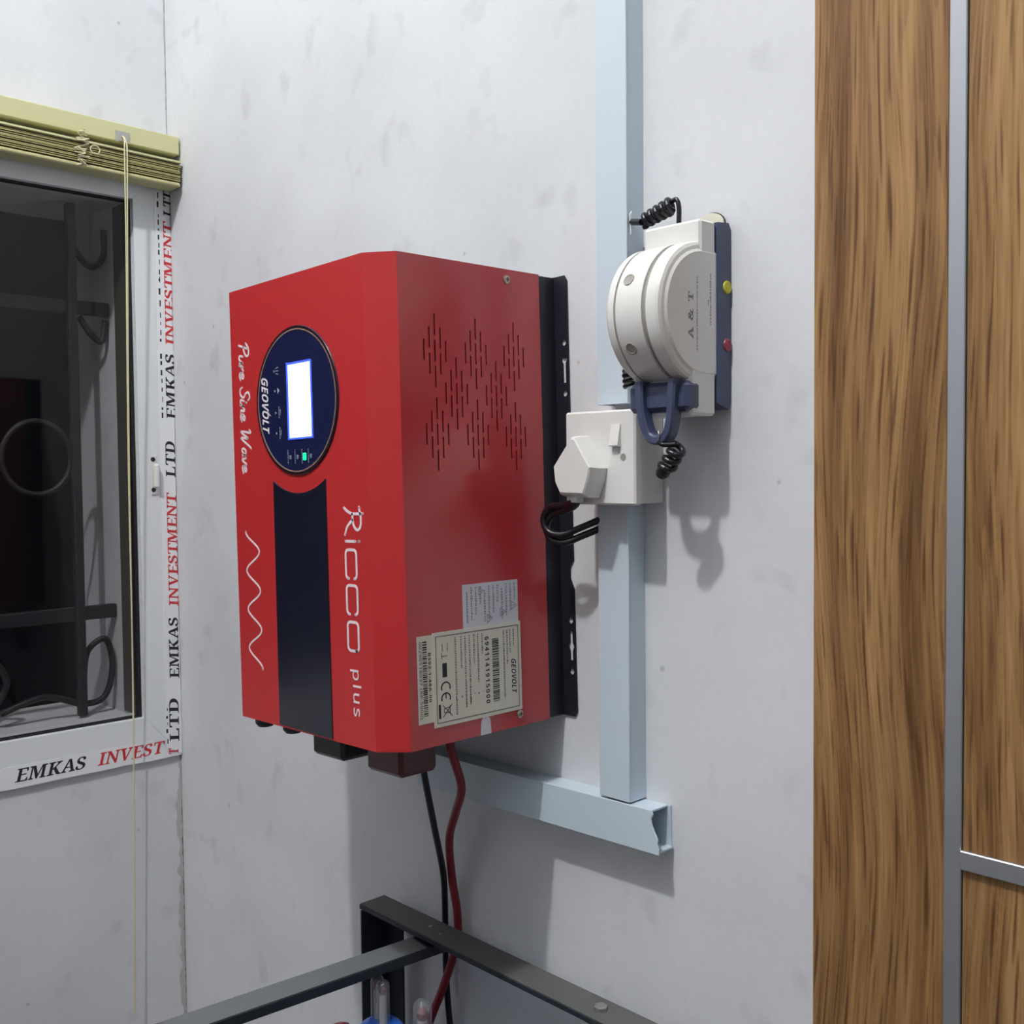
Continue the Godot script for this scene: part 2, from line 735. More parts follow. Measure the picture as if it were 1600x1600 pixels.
func window() -> void:
	var root := Node3D.new()
	root.name = "window_1"
	root.set_meta("kind", "structure")
	add_child(root)
	# glass edge, frame edges on the room face
	var gz := 0.0612
	var gy0 := -0.3875
	var gy1 := 0.4215
	var far := 1.20
	var g := Geo.new()
	# mitred members, drawn in (z, y) and pushed out along x: map (px, py, pz) -> (x = pz, y = py, z = px)
	var face := Transform3D(Basis(Vector3(0, 0, 1), Vector3(0, 1, 0), Vector3(-1, 0, 0)), Vector3.ZERO)
	var outer_z := 0.0015
	var oy0 := -0.457
	var oy1 := 0.492
	var gap := 0.0002
	var members := {
		"window_stile": pairs([outer_z, oy0 + gap, gz, gy0 + gap, gz, gy1 - gap, outer_z, oy1 - gap]),
		"window_stile_001": pairs([far + 0.06, oy0 + gap, far, gy0 + gap, far, gy1 - gap, far + 0.06, oy1 - gap]),
		"window_rail": pairs([outer_z + gap, oy0, gz + gap, gy0, far - gap, gy0, far + 0.06 - gap, oy0]),
		"window_rail_001": pairs([outer_z + gap, oy1, gz + gap, gy1, far - gap, gy1, far + 0.06 - gap, oy1]),
	}
	for k: String in members:
		g = Geo.new()
		g.xf = face
		g.prism(members[k], -0.0052, -0.0002, 0.0016)
		obj(k, g, M.pvc, root)
	# inner sash return and the dark gasket round the pane
	g = Geo.new()
	g.box(Vector3(-0.020, gy0 - 0.0042, 0.0588), Vector3(-0.0002, gy1 + 0.0042, gz))
	g.box(Vector3(-0.045, gy0 - 0.0042, gz), Vector3(-0.0002, gy0, far))
	g.box(Vector3(-0.045, gy1, gz), Vector3(-0.0002, gy1 + 0.0042, far))
	g.box(Vector3(-0.045, gy0 - 0.0042, far), Vector3(-0.0002, gy1 + 0.0042, far + 0.003))
	obj("window_frame", g, M.pvc, root)
	g = Geo.new()
	g.box(Vector3(-0.072, gy0, 0.0588), Vector3(-0.0205, gy1, gz), 0.0005)
	obj("outer_track", g, M.track, root)
	g = Geo.new()
	g.box(Vector3(-0.016, gy0, gz), Vector3(-0.006, gy1, gz + 0.0055))
	g.box(Vector3(-0.016, gy0, gz + 0.0055), Vector3(-0.006, gy0 + 0.003, far))
	g.box(Vector3(-0.016, gy1 - 0.003, gz + 0.0055), Vector3(-0.006, gy1, far))
	obj("gasket", g, M.gasket, root)
	g = Geo.new()
	g.box(Vector3(-0.0135, gy0 + 0.0005, gz + 0.002), Vector3(-0.0095, gy1 - 0.0005, far))
	obj("window_pane", g, M.glass, root)
	# small white latch with two screws
	g = Geo.new()
	g.box(Vector3(0.0053, -0.036, 0.0335), Vector3(0.0075, 0.026, 0.0425), 0.0008)
	g.xf = Transform3D(Basis(Vector3(0, 0, 1), 0.0), Vector3.ZERO)
	g.box(Vector3(0.0075, -0.026, 0.0315), Vector3(0.017, 0.0125, 0.0400), 0.003)
	var la := obj("latch", g, M.socket, root)
	for yy: float in [0.0195, -0.0285]:
		g = Geo.new()
		g.xf = Transform3D(Basis(Vector3(0, -1, 0), Vector3(1, 0, 0), Vector3(0, 0, 1)), Vector3(0.0075, yy, 0.0395))
		g.lathe(PackedVector2Array([Vector2(0.0036, 0), Vector2(0.0036, 0.0008), Vector2(0.0, 0.0014)]), 12)
		obj("latch_screw", g, M.gasket, la)


func grille() -> void:
	var t := thing("burglar_grille", "black wrought iron burglar grille with rings and scrolls outside the dark window pane", "window grille", Vector3(-0.10, 0.0, 0.5))
	var ox := 0.0
	var at := func(z: float, y: float) -> Vector3: return Vector3(ox, y, z - 0.5)
	for y: float in [0.262, -0.226]:
		var g := Geo.new()
		g.box(Vector3(-0.006, y - 0.011, 0.0595 - 0.5), Vector3(0.006, y + 0.011, 1.245 - 0.5), 0.0015)
		obj("cross_bar", g, M.grille, t)
	for z: float in [0.1225, 0.29, 0.46, 0.63, 0.80, 0.97, 1.14]:
		var g := Geo.new()
		g.box(Vector3(0.0065, -0.388, z - 0.007 - 0.5), Vector3(0.0185, 0.422, z + 0.007 - 0.5), 0.0015)
		obj("upright_bar", g, M.grille, t)
	for z: float in [0.178, 0.375, 0.55, 0.72]:
		var g := Geo.new()
		var p := PackedVector3Array()
		for i in 40:
			var a := TAU * i / 40.0
			p.append(at.call(z + cos(a) * 0.0525, 0.0235 + sin(a) * 0.057))
		g.sweep(p, Geo.circle(0.0045, 8), true, true)
		obj("ring", g, M.grille, t)
	# scrolls under and over the cross bars
	for k in 4:
		var z0 := 0.077 + 0.19 * k
		var g := Geo.new()
		g.tube(spline3([at.call(z0 + 0.037, -0.333), at.call(z0 + 0.030, -0.288), at.call(z0, -0.272), at.call(z0 - 0.010 if k == 0 else z0 - 0.035, -0.318), at.call(z0 + 0.004 if k == 0 else z0 - 0.006, -0.365), at.call(z0 + 0.04, -0.372), at.call(z0 + 0.10, -0.352), at.call(z0 + 0.165, -0.368)], 7), 0.0052, 8)
		obj("scroll", g, M.grille, t)
		g = Geo.new()
		g.tube(spline3([at.call(z0 + 0.04, 0.362), at.call(z0 + 0.018, 0.333), at.call(z0 + 0.002, 0.331), at.call(z0 - 0.012, 0.350), at.call(z0 - 0.013, 0.39)], 7), 0.0052, 8)
		obj("scroll", g, M.grille, t)
		g = Geo.new()
		g.tube(spline3([at.call(z0 + 0.03, 0.248), at.call(z0 + 0.012, 0.222), at.call(z0 - 0.006, 0.212), at.call(z0 - 0.0125, 0.246)], 7), 0.0052, 8)
		obj("scroll", g, M.grille, t)


func wood_cladding() -> void:
	var t := thing("wood_cladding", "tall brown wood-grain wall cladding divided by aluminium strips beside the white wall", "wall panel", Vector3(1.3, FLOOR_Y, 0.0))
	var p := t.position
	var zf := 0.006
	var add := func(x0: float, y0: float, x1: float, y1: float, k: int) -> void:
		var g := Geo.new()
		g.box(Vector3(x0, y0, 0.0002) - p, Vector3(x1, y1, zf) - p, 0.0006)
		obj("panel", g, M["wood%d" % k], t)
	add.call(1.1475, FLOOR_Y, 1.2576, CEIL_Y, 0)
	add.call(1.2722, -0.2938, 1.62, CEIL_Y, 1)
	add.call(1.2722, FLOOR_Y, 1.62, -0.2945, 2)
	var s := Geo.new()
	s.box(Vector3(1.2580, FLOOR_Y, 0.0002) - p, Vector3(1.2712, CEIL_Y, 0.0072) - p, 0.0008)
	obj("metal_strip", s, M.alu, t)
	s = Geo.new()
	s.box(Vector3(1.2714, -0.3010, 0.0062) - p, Vector3(1.62, -0.2866, 0.0105) - p, 0.0008)
	obj("metal_strip", s, M.alu, t)


# ---------------------------------------------------------------- inverter
func barcode(g: Geo, x0: float, x1: float, y0: float, y1: float, seed_: int, d: float) -> void:
	var r := RandomNumberGenerator.new()
	r.seed = seed_
	var x := x0
	while x < x1:
		var w: float = [0.00045, 0.0008, 0.0012][r.randi_range(0, 2)]
		g.box(Vector3(x, y0, 0), Vector3(minf(x + w, x1), y1, d))
		x += w + [0.0005, 0.0008, 0.0012][r.randi_range(0, 2)]


func tiny_lines(g: Geo, x0: float, x1: float, y: float, h: float, seed_: int, d: float) -> void:
	# print too small to read: runs of short dashes
	var r := RandomNumberGenerator.new()
	r.seed = seed_
	var x := x0
	while x < x1:
		var w := r.randf_range(0.0008, 0.0022)
		g.box(Vector3(x, y, 0), Vector3(minf(x + w, x1), y + h * r.randf_range(0.6, 1.0), d))
		x += w + r.randf_range(0.0004, 0.001)


func warn_triangle(g: Geo, c: Vector2, s: float, d: float) -> void:
	for k in 3:
		var a := c + Vector2(0, s).rotated(TAU * k / 3.0)
		var b := c + Vector2(0, s).rotated(TAU * (k + 1) / 3.0)
		stroke(g, PackedVector2Array([a, b]), s * 0.16, d)
	stroke(g, PackedVector2Array([c + Vector2(0, s * 0.45), c + Vector2(0, -s * 0.12)]), s * 0.18, d)


func inverter() -> void:
	var t := thing("wall_inverter", "large red wall-mounted power inverter with a round dark display, black stripe and slotted side", "inverter", Vector3(0.7121, -0.0334, 0.0))
	t.rotation.z = 0.0243
	var H := 0.2237
	var U := 0.143
	var F := 0.1187
	var ZF := 0.2222
	var ZC := 0.2022
	var ZB := 0.0235
	# black base tray and mounting flanges
	var g := Geo.new()
	g.box(Vector3(-U + 0.001, -H + 0.001, 0.0035), Vector3(U - 0.001, H - 0.001, ZB + 0.004), 0.001)
	obj("base_tray", g, M.black_paint, t)
	for s: float in [-1.0, 1.0]:
		g = Geo.new()
		var outer := pairs([U - 0.004, H - 0.0005, U + 0.0145, H - 0.0005, U + 0.0178, H - 0.006, U + 0.0178, 0.085, U + 0.0175, -0.064, U + 0.0125, -0.071, U + 0.0125, -0.082, U + 0.0175, -0.094, U + 0.0178, -H + 0.006, U + 0.0145, -H + 0.0005, U - 0.004, -H + 0.0005])
		var xh := U + 0.0118
		var holes := []
		for k in [[0.156, 0.0032], [0.1048, 0.0032], [-0.1255, 0.0032], [-0.1775, 0.0032]]:
			var c := PackedVector2Array()
			for q in Geo.circle(k[1], 12):
				c.append(q + Vector2(xh, k[0]))
			holes.append(c)
		for k in [[0.1405, 0.1155, 0.139], [-0.1365, -0.166, -0.152]]:
			holes.append(pairs([xh - 0.0020, k[0], xh + 0.0020, k[0], xh + 0.0021, k[2] + 0.004, xh + 0.0042, k[2], xh + 0.0021, k[2] - 0.004, xh + 0.0020, k[1], xh - 0.0020, k[1], xh - 0.0021, k[2] - 0.004, xh - 0.0042, k[2], xh - 0.0021, k[2] + 0.004]))
		for half in [pairs([0.0, -1, xh, -1, xh, 1, 0.0, 1]), pairs([xh, -1, 1, -1, 1, 1, xh, 1])]:
			var parts: Array = Geometry2D.intersect_polygons(outer, half)
			for h in holes:
				var nxt := []
				for q in parts:
					for r in Geometry2D.clip_polygons(q, h):
						nxt.append(r)
				parts = nxt
			for q: PackedVector2Array in parts:
				if s < 0:
					var f := PackedVector2Array()
					for w in q:
						f.append(Vector2(-w.x, w.y))
					q = f
				g.prism(q, 0.0006, 0.0020)
		# raised rib where the flange is folded up to the tray
		g.box(Vector3(s * (U - 0.0008) - 0.0006, -H + 0.001, 0.0020), Vector3(s * (U - 0.0008) + 0.0006, H - 0.001, ZB), 0.0002)
		obj("mounting_flange", g, M.black_paint, t)
	# red front cover: flat face with bevelled long edges
	g = Geo.new()
	var sec := [Vector2(-U, ZC), Vector2(-F, ZF), Vector2(F, ZF), Vector2(U, ZC)]
	for i in 3:
		var a: Vector2 = sec[i]
		var b: Vector2 = sec[i + 1]
		g.quad(Vector3(a.x, -H, a.y), Vector3(b.x, -H, b.y), Vector3(b.x, H, b.y), Vector3(a.x, H, a.y))
	obj("front_cover", g, M.red, t)
	for s: float in [-1.0, 1.0]:
		var ps := [Vector3(-U, s * H, ZC), Vector3(-F, s * H, ZF), Vector3(F, s * H, ZF), Vector3(U, s * H, ZC), Vector3(U, s * H, ZB + 0.004), Vector3(-U, s * H, ZB + 0.004)]
		if s < 0:
			ps.reverse()
		g = Geo.new()
		g.fan(PackedVector3Array(ps), false)
		obj("end_plate", g, M.black_paint, t)
	# side panels; the right one carries eight diamonds of vent slots
	g = Geo.new()
	g.box(Vector3(-U, -H, ZB), Vector3(-U + 0.0012, H, ZC))
	obj("side_panel", g, M.red_side, t)
	var slots := []
	var groups := [[0.1384, 0.1608], [0.1386, 0.1108], [0.1391, 0.0610], [0.1000, 0.1358], [0.1000, 0.0854], [0.0618, 0.1602], [0.0620, 0.1104], [0.0611, 0.0607]]
	for c in groups:
		for k in [[0, 1], [0, 0], [0, -1], [-1, 0.5], [-1, -0.5], [1, 0.5], [1, -0.5], [-2, 0], [2, 0]]:
			var vc: float = c[0] + k[1] * 0.0238
			var zc: float = c[1] + k[0] * 0.0065
			slots.append(Rect2(zc - 0.00085, vc - 0.0097, 0.0017, 0.0194))
	obj("side_panel", slotted_panel(slots, U, ZB, ZC, H), M.red_side, t)
	g = Geo.new()
	g.box(Vector3(-U + 0.004, -H + 0.004, ZB + 0.004), Vector3(U - 0.010, H - 0.004, ZC - 0.004))
	obj("inner_chassis", g, M.dark_inside, t)
	# screws on the side
	for k in [[0.2135, 0.0685], [-0.2115, 0.0658]]:
		g = Geo.new()
		g.xf = Transform3D(Basis(Vector3(0, -1, 0), Vector3(1, 0, 0), Vector3(0, 0, 1)), Vector3(U, k[0], k[1]))
		g.lathe(PackedVector2Array([Vector2(0.0042, 0), Vector2(0.004, 0.0012), Vector2(0.0025, 0.002), Vector2(0, 0.0023)]), 16)
		var sc := obj("screw", g, M.screw, t)
		g = Geo.new()
		g.box(Vector3(U + 0.0021, k[0] - 0.0022, k[1] - 0.0005), Vector3(U + 0.0025, k[0] + 0.0022, k[1] + 0.0005))
		g.box(Vector3(U + 0.0021, k[0] - 0.0005, k[1] - 0.0022), Vector3(U + 0.0025, k[0] + 0.0005, k[1] + 0.0022))
		obj("screw_slot", g, M.screw_dark, sc)
	# black stripe with an arched top
	var dc := Vector2(0.005, 0.101)
	g = Geo.new()
	var st := PackedVector2Array([Vector2(-0.0436, -0.2215), Vector2(0.0508, -0.2222)])
	var a0 := (Vector2(0.0530, 0.0225) - dc).angle()
	var a1 := (Vector2(-0.0414, 0.0240) - dc).angle()
	for i in 17:
		st.append(dc + Vector2(0.0897, 0).rotated(lerpf(a0, a1, i / 16.0)))
	g.prism(st, ZF, ZF + 0.0009, 0.0003)
	obj("black_stripe", g, M.black_gloss, t)
	inverter_display(t, dc, ZF)
	inverter_print(t, ZF)
	inverter_labels(t, U)
	# terminal covers and knobs under the bottom edge
	g = Geo.new()
	g.box(Vector3(-0.1145, -0.2790, 0.085), Vector3(-0.0555, -H, 0.1405), 0.004)
	obj("terminal_cover", g, M.black_plastic, t)
	g = Geo.new()
	g.box(Vector3(-0.0128, -0.2790, 0.092), Vector3(0.0465, -H, 0.1405), 0.004)
	var mc := obj("terminal_cover", g, M.maroon, t)
	mc.set_meta("label", "dark red terminal cover")
	for k in [[-0.119, 0.1950, 0.0155], [-0.0865, 0.1810, 0.0205]]:
		g = Geo.new()
		g.xf = Transform3D(Basis.IDENTITY, Vector3(k[0], -H, k[1]))
		g.lathe(PackedVector2Array([Vector2(0, -k[2]), Vector2(0.008, -k[2] + 0.0004), Vector2(0.0108, -k[2] + 0.004), Vector2(0.011, 0.0)]), 18)
		obj("knob", g, M.black_plastic, t)


func slotted_panel(slots: Array, U: float, z0: float, z1: float, H: float) -> Geo:
	# sheet in the plane u = U with rectangular openings, cut along every slot edge
	var g := Geo.new()
	var zs := [z0, z1]
	for s: Rect2 in slots:
		zs.append(s.position.x)
		zs.append(s.end.x)
	zs.sort()
	var th := 0.0012
	for i in zs.size() - 1:
		var a: float = zs[i]
		var b: float = zs[i + 1]
		if b - a < 1e-6:
			continue
		var mid := (a + b) * 0.5
		var cuts := []
		for s: Rect2 in slots:
			if s.position.x < mid and s.end.x > mid:
				cuts.append(Vector2(s.position.y, s.end.y))
		cuts.sort_custom(func(p, q): return p.x < q.x)
		var y := -H
		for c: Vector2 in cuts + [Vector2(H, H)]:
			if c.x > y + 1e-6:
				g.quad(Vector3(U, y, b), Vector3(U, y, a), Vector3(U, c.x, a), Vector3(U, c.x, b))
				g.quad(Vector3(U - th, y, a), Vector3(U - th, y, b), Vector3(U - th, c.x, b), Vector3(U - th, c.x, a))
			y = maxf(y, c.y)
	for s: Rect2 in slots:
		var p := s.position
		var q := s.end
		g.quad(Vector3(U, p.y, q.x), Vector3(U - th, p.y, q.x), Vector3(U - th, p.y, p.x), Vector3(U, p.y, p.x))
		g.quad(Vector3(U, q.y, p.x), Vector3(U - th, q.y, p.x), Vector3(U - th, q.y, q.x), Vector3(U, q.y, q.x))
		g.quad(Vector3(U, p.y, p.x), Vector3(U - th, p.y, p.x), Vector3(U - th, q.y, p.x), Vector3(U, q.y, p.x))
		g.quad(Vector3(U, q.y, q.x), Vector3(U - th, q.y, q.x), Vector3(U - th, p.y, q.x), Vector3(U, p.y, q.x))
	return g


func ring_geo(g: Geo, c: Vector2, r0: float, r1: float, z0: float, z1: float, seg := 72) -> void:
	for i in seg:
		var a := TAU * i / seg
		var b := TAU * (i + 1) / seg
		var pa := Vector2(cos(a), sin(a))
		var pb := Vector2(cos(b), sin(b))
		var f := func(p: Vector2, r: float, z: float) -> Vector3: return Vector3(c.x + p.x * r, c.y + p.y * r, z)
		g.quad(f.call(pa, r0, z1), f.call(pa, r1, z1), f.call(pb, r1, z1), f.call(pb, r0, z1))
		g.quad(f.call(pa, r1, z1), f.call(pa, r1, z0), f.call(pb, r1, z0), f.call(pb, r1, z1))
		g.quad(f.call(pa, r0, z0), f.call(pa, r0, z1), f.call(pb, r0, z1), f.call(pb, r0, z0))


func inverter_display(t: Node3D, dc: Vector2, ZF: float) -> void:
	var g := Geo.new()
	var disc := PackedVector2Array()
	for q in Geo.circle(0.0725, 72):
		disc.append(q + dc)
	g.prism(disc, ZF, ZF + 0.0012, 0.0004)
	var d := obj("display_panel", g, M.navy_disc, t)
	g = Geo.new()
	ring_geo(g, dc, 0.0694, 0.0721, ZF + 0.0010, ZF + 0.0015)
	obj("display_rim", g, M.disc_rim, d)
	g = Geo.new()
	ring_geo(g, dc, 0.0682, 0.0694, ZF + 0.0010, ZF + 0.0016)
	obj("display_ring", g, M.ring_gold, d)
	var z := ZF + 0.0012
	g = Geo.new()
	g.box(Vector3(-0.0064, 0.0652, z - 0.0005), Vector3(0.0326, 0.1362, z + 0.0005))
	obj("screen", g, M.lcd, d)
	var l := AreaLight3D.new()
	l.name = "screen_light"
	l.position = Vector3(0.0131, 0.1007, z + 0.0022)
	l.rotation_degrees = Vector3(0, 180, 0)
	l.area_size = Vector2(0.039, 0.071)
	l.light_color = Color(0.6, 0.8, 1.0)
	l.light_energy = 0.02
	l.shadow_enabled = true
	d.add_child(l)
	g = Geo.new()
	g.box(Vector3(-0.0094, 0.0634, z - 0.0005), Vector3(-0.0070, 0.1388, z + 0.0007))
	g.box(Vector3(0.0327, 0.0634, z - 0.0005), Vector3(0.0345, 0.1380, z + 0.0007))
	g.box(Vector3(-0.0070, 0.1364, z - 0.0005), Vector3(0.0327, 0.1384, z + 0.0007))
	g.box(Vector3(-0.0070, 0.0634, z - 0.0005), Vector3(0.0327, 0.0650, z + 0.0007))
	obj("screen_bezel", g, M.lcd_rim, d)
	# indicator lights
	for k in [[0.0185, true], [0.0061, false], [-0.0065, false], [0.0296, false]]:
		g = Geo.new()
		var w := 0.0027 if k[1] else 0.0015
		var h := 0.0036 if k[1] else 0.0022
		g.box(Vector3(k[0] - w, 0.0462 - h, z - 0.0004), Vector3(k[0] + w, 0.0462 + h, z + 0.0009), 0.0007)
		obj("indicator_light", g, M.led_on if k[1] else M.led_off, d)
		g = Geo.new()
		g.xf = Transform3D(Basis(Vector3(0, -1, 0), Vector3(1, 0, 0), Vector3(0, 0, 1)), Vector3(k[0] - 0.0046, 0.0462, z))
		tiny_lines(g, -0.0075, 0.0065, -0.0006, 0.0013, 7 + int(k[0] * 1000), 0.0002)
		obj("print", g, M.icon, d)
	# small symbols of the four touch keys
	for k in 4:
		g = Geo.new()
		var c := Vector2(-0.0284 + 0.0004 * k, [0.1327, 0.1130, 0.0914, 0.0711][k])
		g.xf = Transform3D(Basis(Vector3(0, -1, 0), Vector3(1, 0, 0), Vector3(0, 0, 1)), Vector3(c.x, c.y, z))
		match k:
			0:
				for s: float in [-1.0, 0.0, 1.0]:
					stroke(g, PackedVector2Array([Vector2(s * 0.0026, -0.001), Vector2(s * 0.0034, 0.0036)]), 0.0009, 0.0002)
			1:
				g.prism(PackedVector2Array([Vector2(-0.003, 0.0008), Vector2(0.003, 0.0008), Vector2(0.0, 0.0048)]), 0, 0.0002)
			_:
				tiny_lines(g, -0.0058, 0.0058, 0.0018, 0.0016, 40 + k, 0.0002)
				tiny_lines(g, -0.0030, 0.0030, 0.0042, 0.0014, 44 + k, 0.0002)
		g.prism(PackedVector2Array([Vector2(-0.0014, -0.0048), Vector2(0.0014, -0.0048), Vector2(0.0, -0.0020)]), 0, 0.0002)
		obj("icon", g, M.icon, d)
	g = Geo.new()
	g.xf = Transform3D(Basis(Vector3(0, -1, 0), Vector3(1, 0, 0), Vector3(0, 0, 1)), Vector3(-0.0508, 0.1002, z))
	g.add_mesh(lettering("GEOVOLT", "Droid Sans", true, 0.0545, 0.0118, 0.0003, 0.28))
	g.prism(PackedVector2Array([Vector2(0.006, 0.004), Vector2(0.0115, 0.0098), Vector2(0.009, 0.004)]), 0, 0.0003)
	obj("lettering", g, M.print_white, d)


func inverter_print(t: Node3D, ZF: float) -> void:
	var turn := Basis(Vector3(0, -1, 0), Vector3(1, 0, 0), Vector3(0, 0, 1))
	var script := {
		"P": [0.5, [0.14, 0.95, 0.06, 0.5, -0.02, 0.0], [-0.12, 0.74, 0.1, 1.0, 0.4, 1.0, 0.46, 0.76, 0.26, 0.55, 0.06, 0.5]],
		"u": [0.42, [0.0, 0.42, -0.02, 0.1, 0.1, 0.02, 0.25, 0.2, 0.32, 0.42, 0.28, 0.1, 0.4, 0.05]],
		"r": [0.34, [0.0, 0.0, 0.06, 0.42, 0.12, 0.25, 0.22, 0.42, 0.3, 0.38]],
		"e": [0.40, [0.02, 0.2, 0.22, 0.26, 0.25, 0.4, 0.12, 0.44, 0.0, 0.25, 0.08, 0.02, 0.34, 0.1]],
		"S": [0.52, [0.5, 0.82, 0.38, 1.0, 0.15, 0.88, 0.2, 0.6, 0.4, 0.38, 0.3, 0.06, 0.05, 0.04, -0.06, 0.25]],
		"i": [0.24, [0.05, 0.42, 0.0, 0.1, 0.1, 0.02, 0.2, 0.12], [0.10, 0.60, 0.12, 0.65]],
		"n": [0.44, [0.0, 0.0, 0.06, 0.42, 0.05, 0.2, 0.2, 0.42, 0.28, 0.35, 0.25, 0.08, 0.38, 0.05]],
		"W": [0.84, [-0.05, 0.85, 0.08, 0.95, 0.05, 0.3, 0.1, 0.0, 0.36, 0.7, 0.34, 0.1, 0.42, 0.04, 0.7, 0.8, 0.8, 0.98]],
		"a": [0.44, [0.3, 0.38, 0.12, 0.44, 0.0, 0.2, 0.1, 0.02, 0.25, 0.2, 0.32, 0.42, 0.28, 0.1, 0.4, 0.06]],
		"v": [0.38, [0.0, 0.42, 0.1, 0.02, 0.2, 0.2, 0.28, 0.44, 0.36, 0.4]],
	}
	# "Pure Sine Wave" in brush script, reading downwards
	var g := Geo.new()
	g.xf = Transform3D(turn, Vector3(-0.1025, 0.1660, ZF))
	var total := 0.0
	for c in "Pure Sine Wave":
		total += script[c][0] if c != " " else 0.34
	var sx := 0.1335 / total
	var sy := 0.0195
	var x := 0.0
	for c in "Pure Sine Wave":
		if c == " ":
			x += 0.34
			continue
		for k in range(1, script[c].size()):
			var p := smooth_line(pairs(script[c][k]), 5)
			var q := PackedVector2Array()
			for w in p:
				q.append(Vector2((x + w.x + w.y * 0.10) * sx, w.y * sy))
			stroke(g, q, 0.0022, 0.0003)
		x += script[c][0]
	obj("lettering", g, M.print_white, t)
	# sine curve
	g = Geo.new()
	var s := PackedVector2Array()
	for i in 90:
		var v := lerpf(-0.0278, -0.1693, i / 89.0)
		s.append(Vector2(-0.0868 - 0.0130 * cos((-0.0278 - v) / 0.0404 * TAU), v))
	g.xf = Transform3D(Basis.IDENTITY, Vector3(0, 0, ZF))
	stroke(g, s, 0.0021, 0.0003)
	obj("sine_mark", g, M.print_white, t)
	# wide rounded name, letter by letter
	g = Geo.new()
	g.xf = Transform3D(turn, Vector3(0.0795, -0.0020, ZF))
	var wd := 0.0026
	for p in [[0.0015, 0.0, 0.0065, 0.011, 0.0068, 0.029], [0.001, 0.0235, 0.012, 0.0262, 0.0195, 0.0245, 0.0215, 0.0195, 0.017, 0.0145, 0.0072, 0.0128], [0.0125, 0.0132, 0.0185, 0.005, 0.0262, 0.0008]]:
		stroke(g, smooth_line(pairs(p), 6), wd, 0.0003)
	stroke(g, pairs([0.0322, 0.0012, 0.0322, 0.0165]), wd, 0.0003)
	stroke(g, pairs([0.0322, 0.0218, 0.0322, 0.0226]), wd * 1.1, 0.0003)
	for x0: float in [0.0400, 0.0728, 0.1065]:
		var w := 0.0265
		var h := 0.0168
		var r := 0.0042
		var loop := PackedVector2Array()
		for q in [[w - r, h - r, 0.0], [r, h - r, 0.25], [r, r, 0.5], [w - r, r, 0.75]]:
			for i in 6:
				var a: float = TAU * (q[2] + 0.25 * i / 5.0)
				loop.append(Vector2(x0 + q[0] + cos(a) * r, 0.0006 + q[1] + sin(a) * r))
		if x0 > 0.1:
			loop.append(loop[0])
			loop.append(loop[1])
		stroke(g, loop, wd, 0.0003)
	g.xf = Transform3D(turn, Vector3(0.0902, -0.1738, ZF))
	g.add_mesh(lettering("plus", "Droid Sans", false, 0.0430, 0.0165, 0.0003, 0.0, 4))
	obj("lettering", g, M.print_white, t)


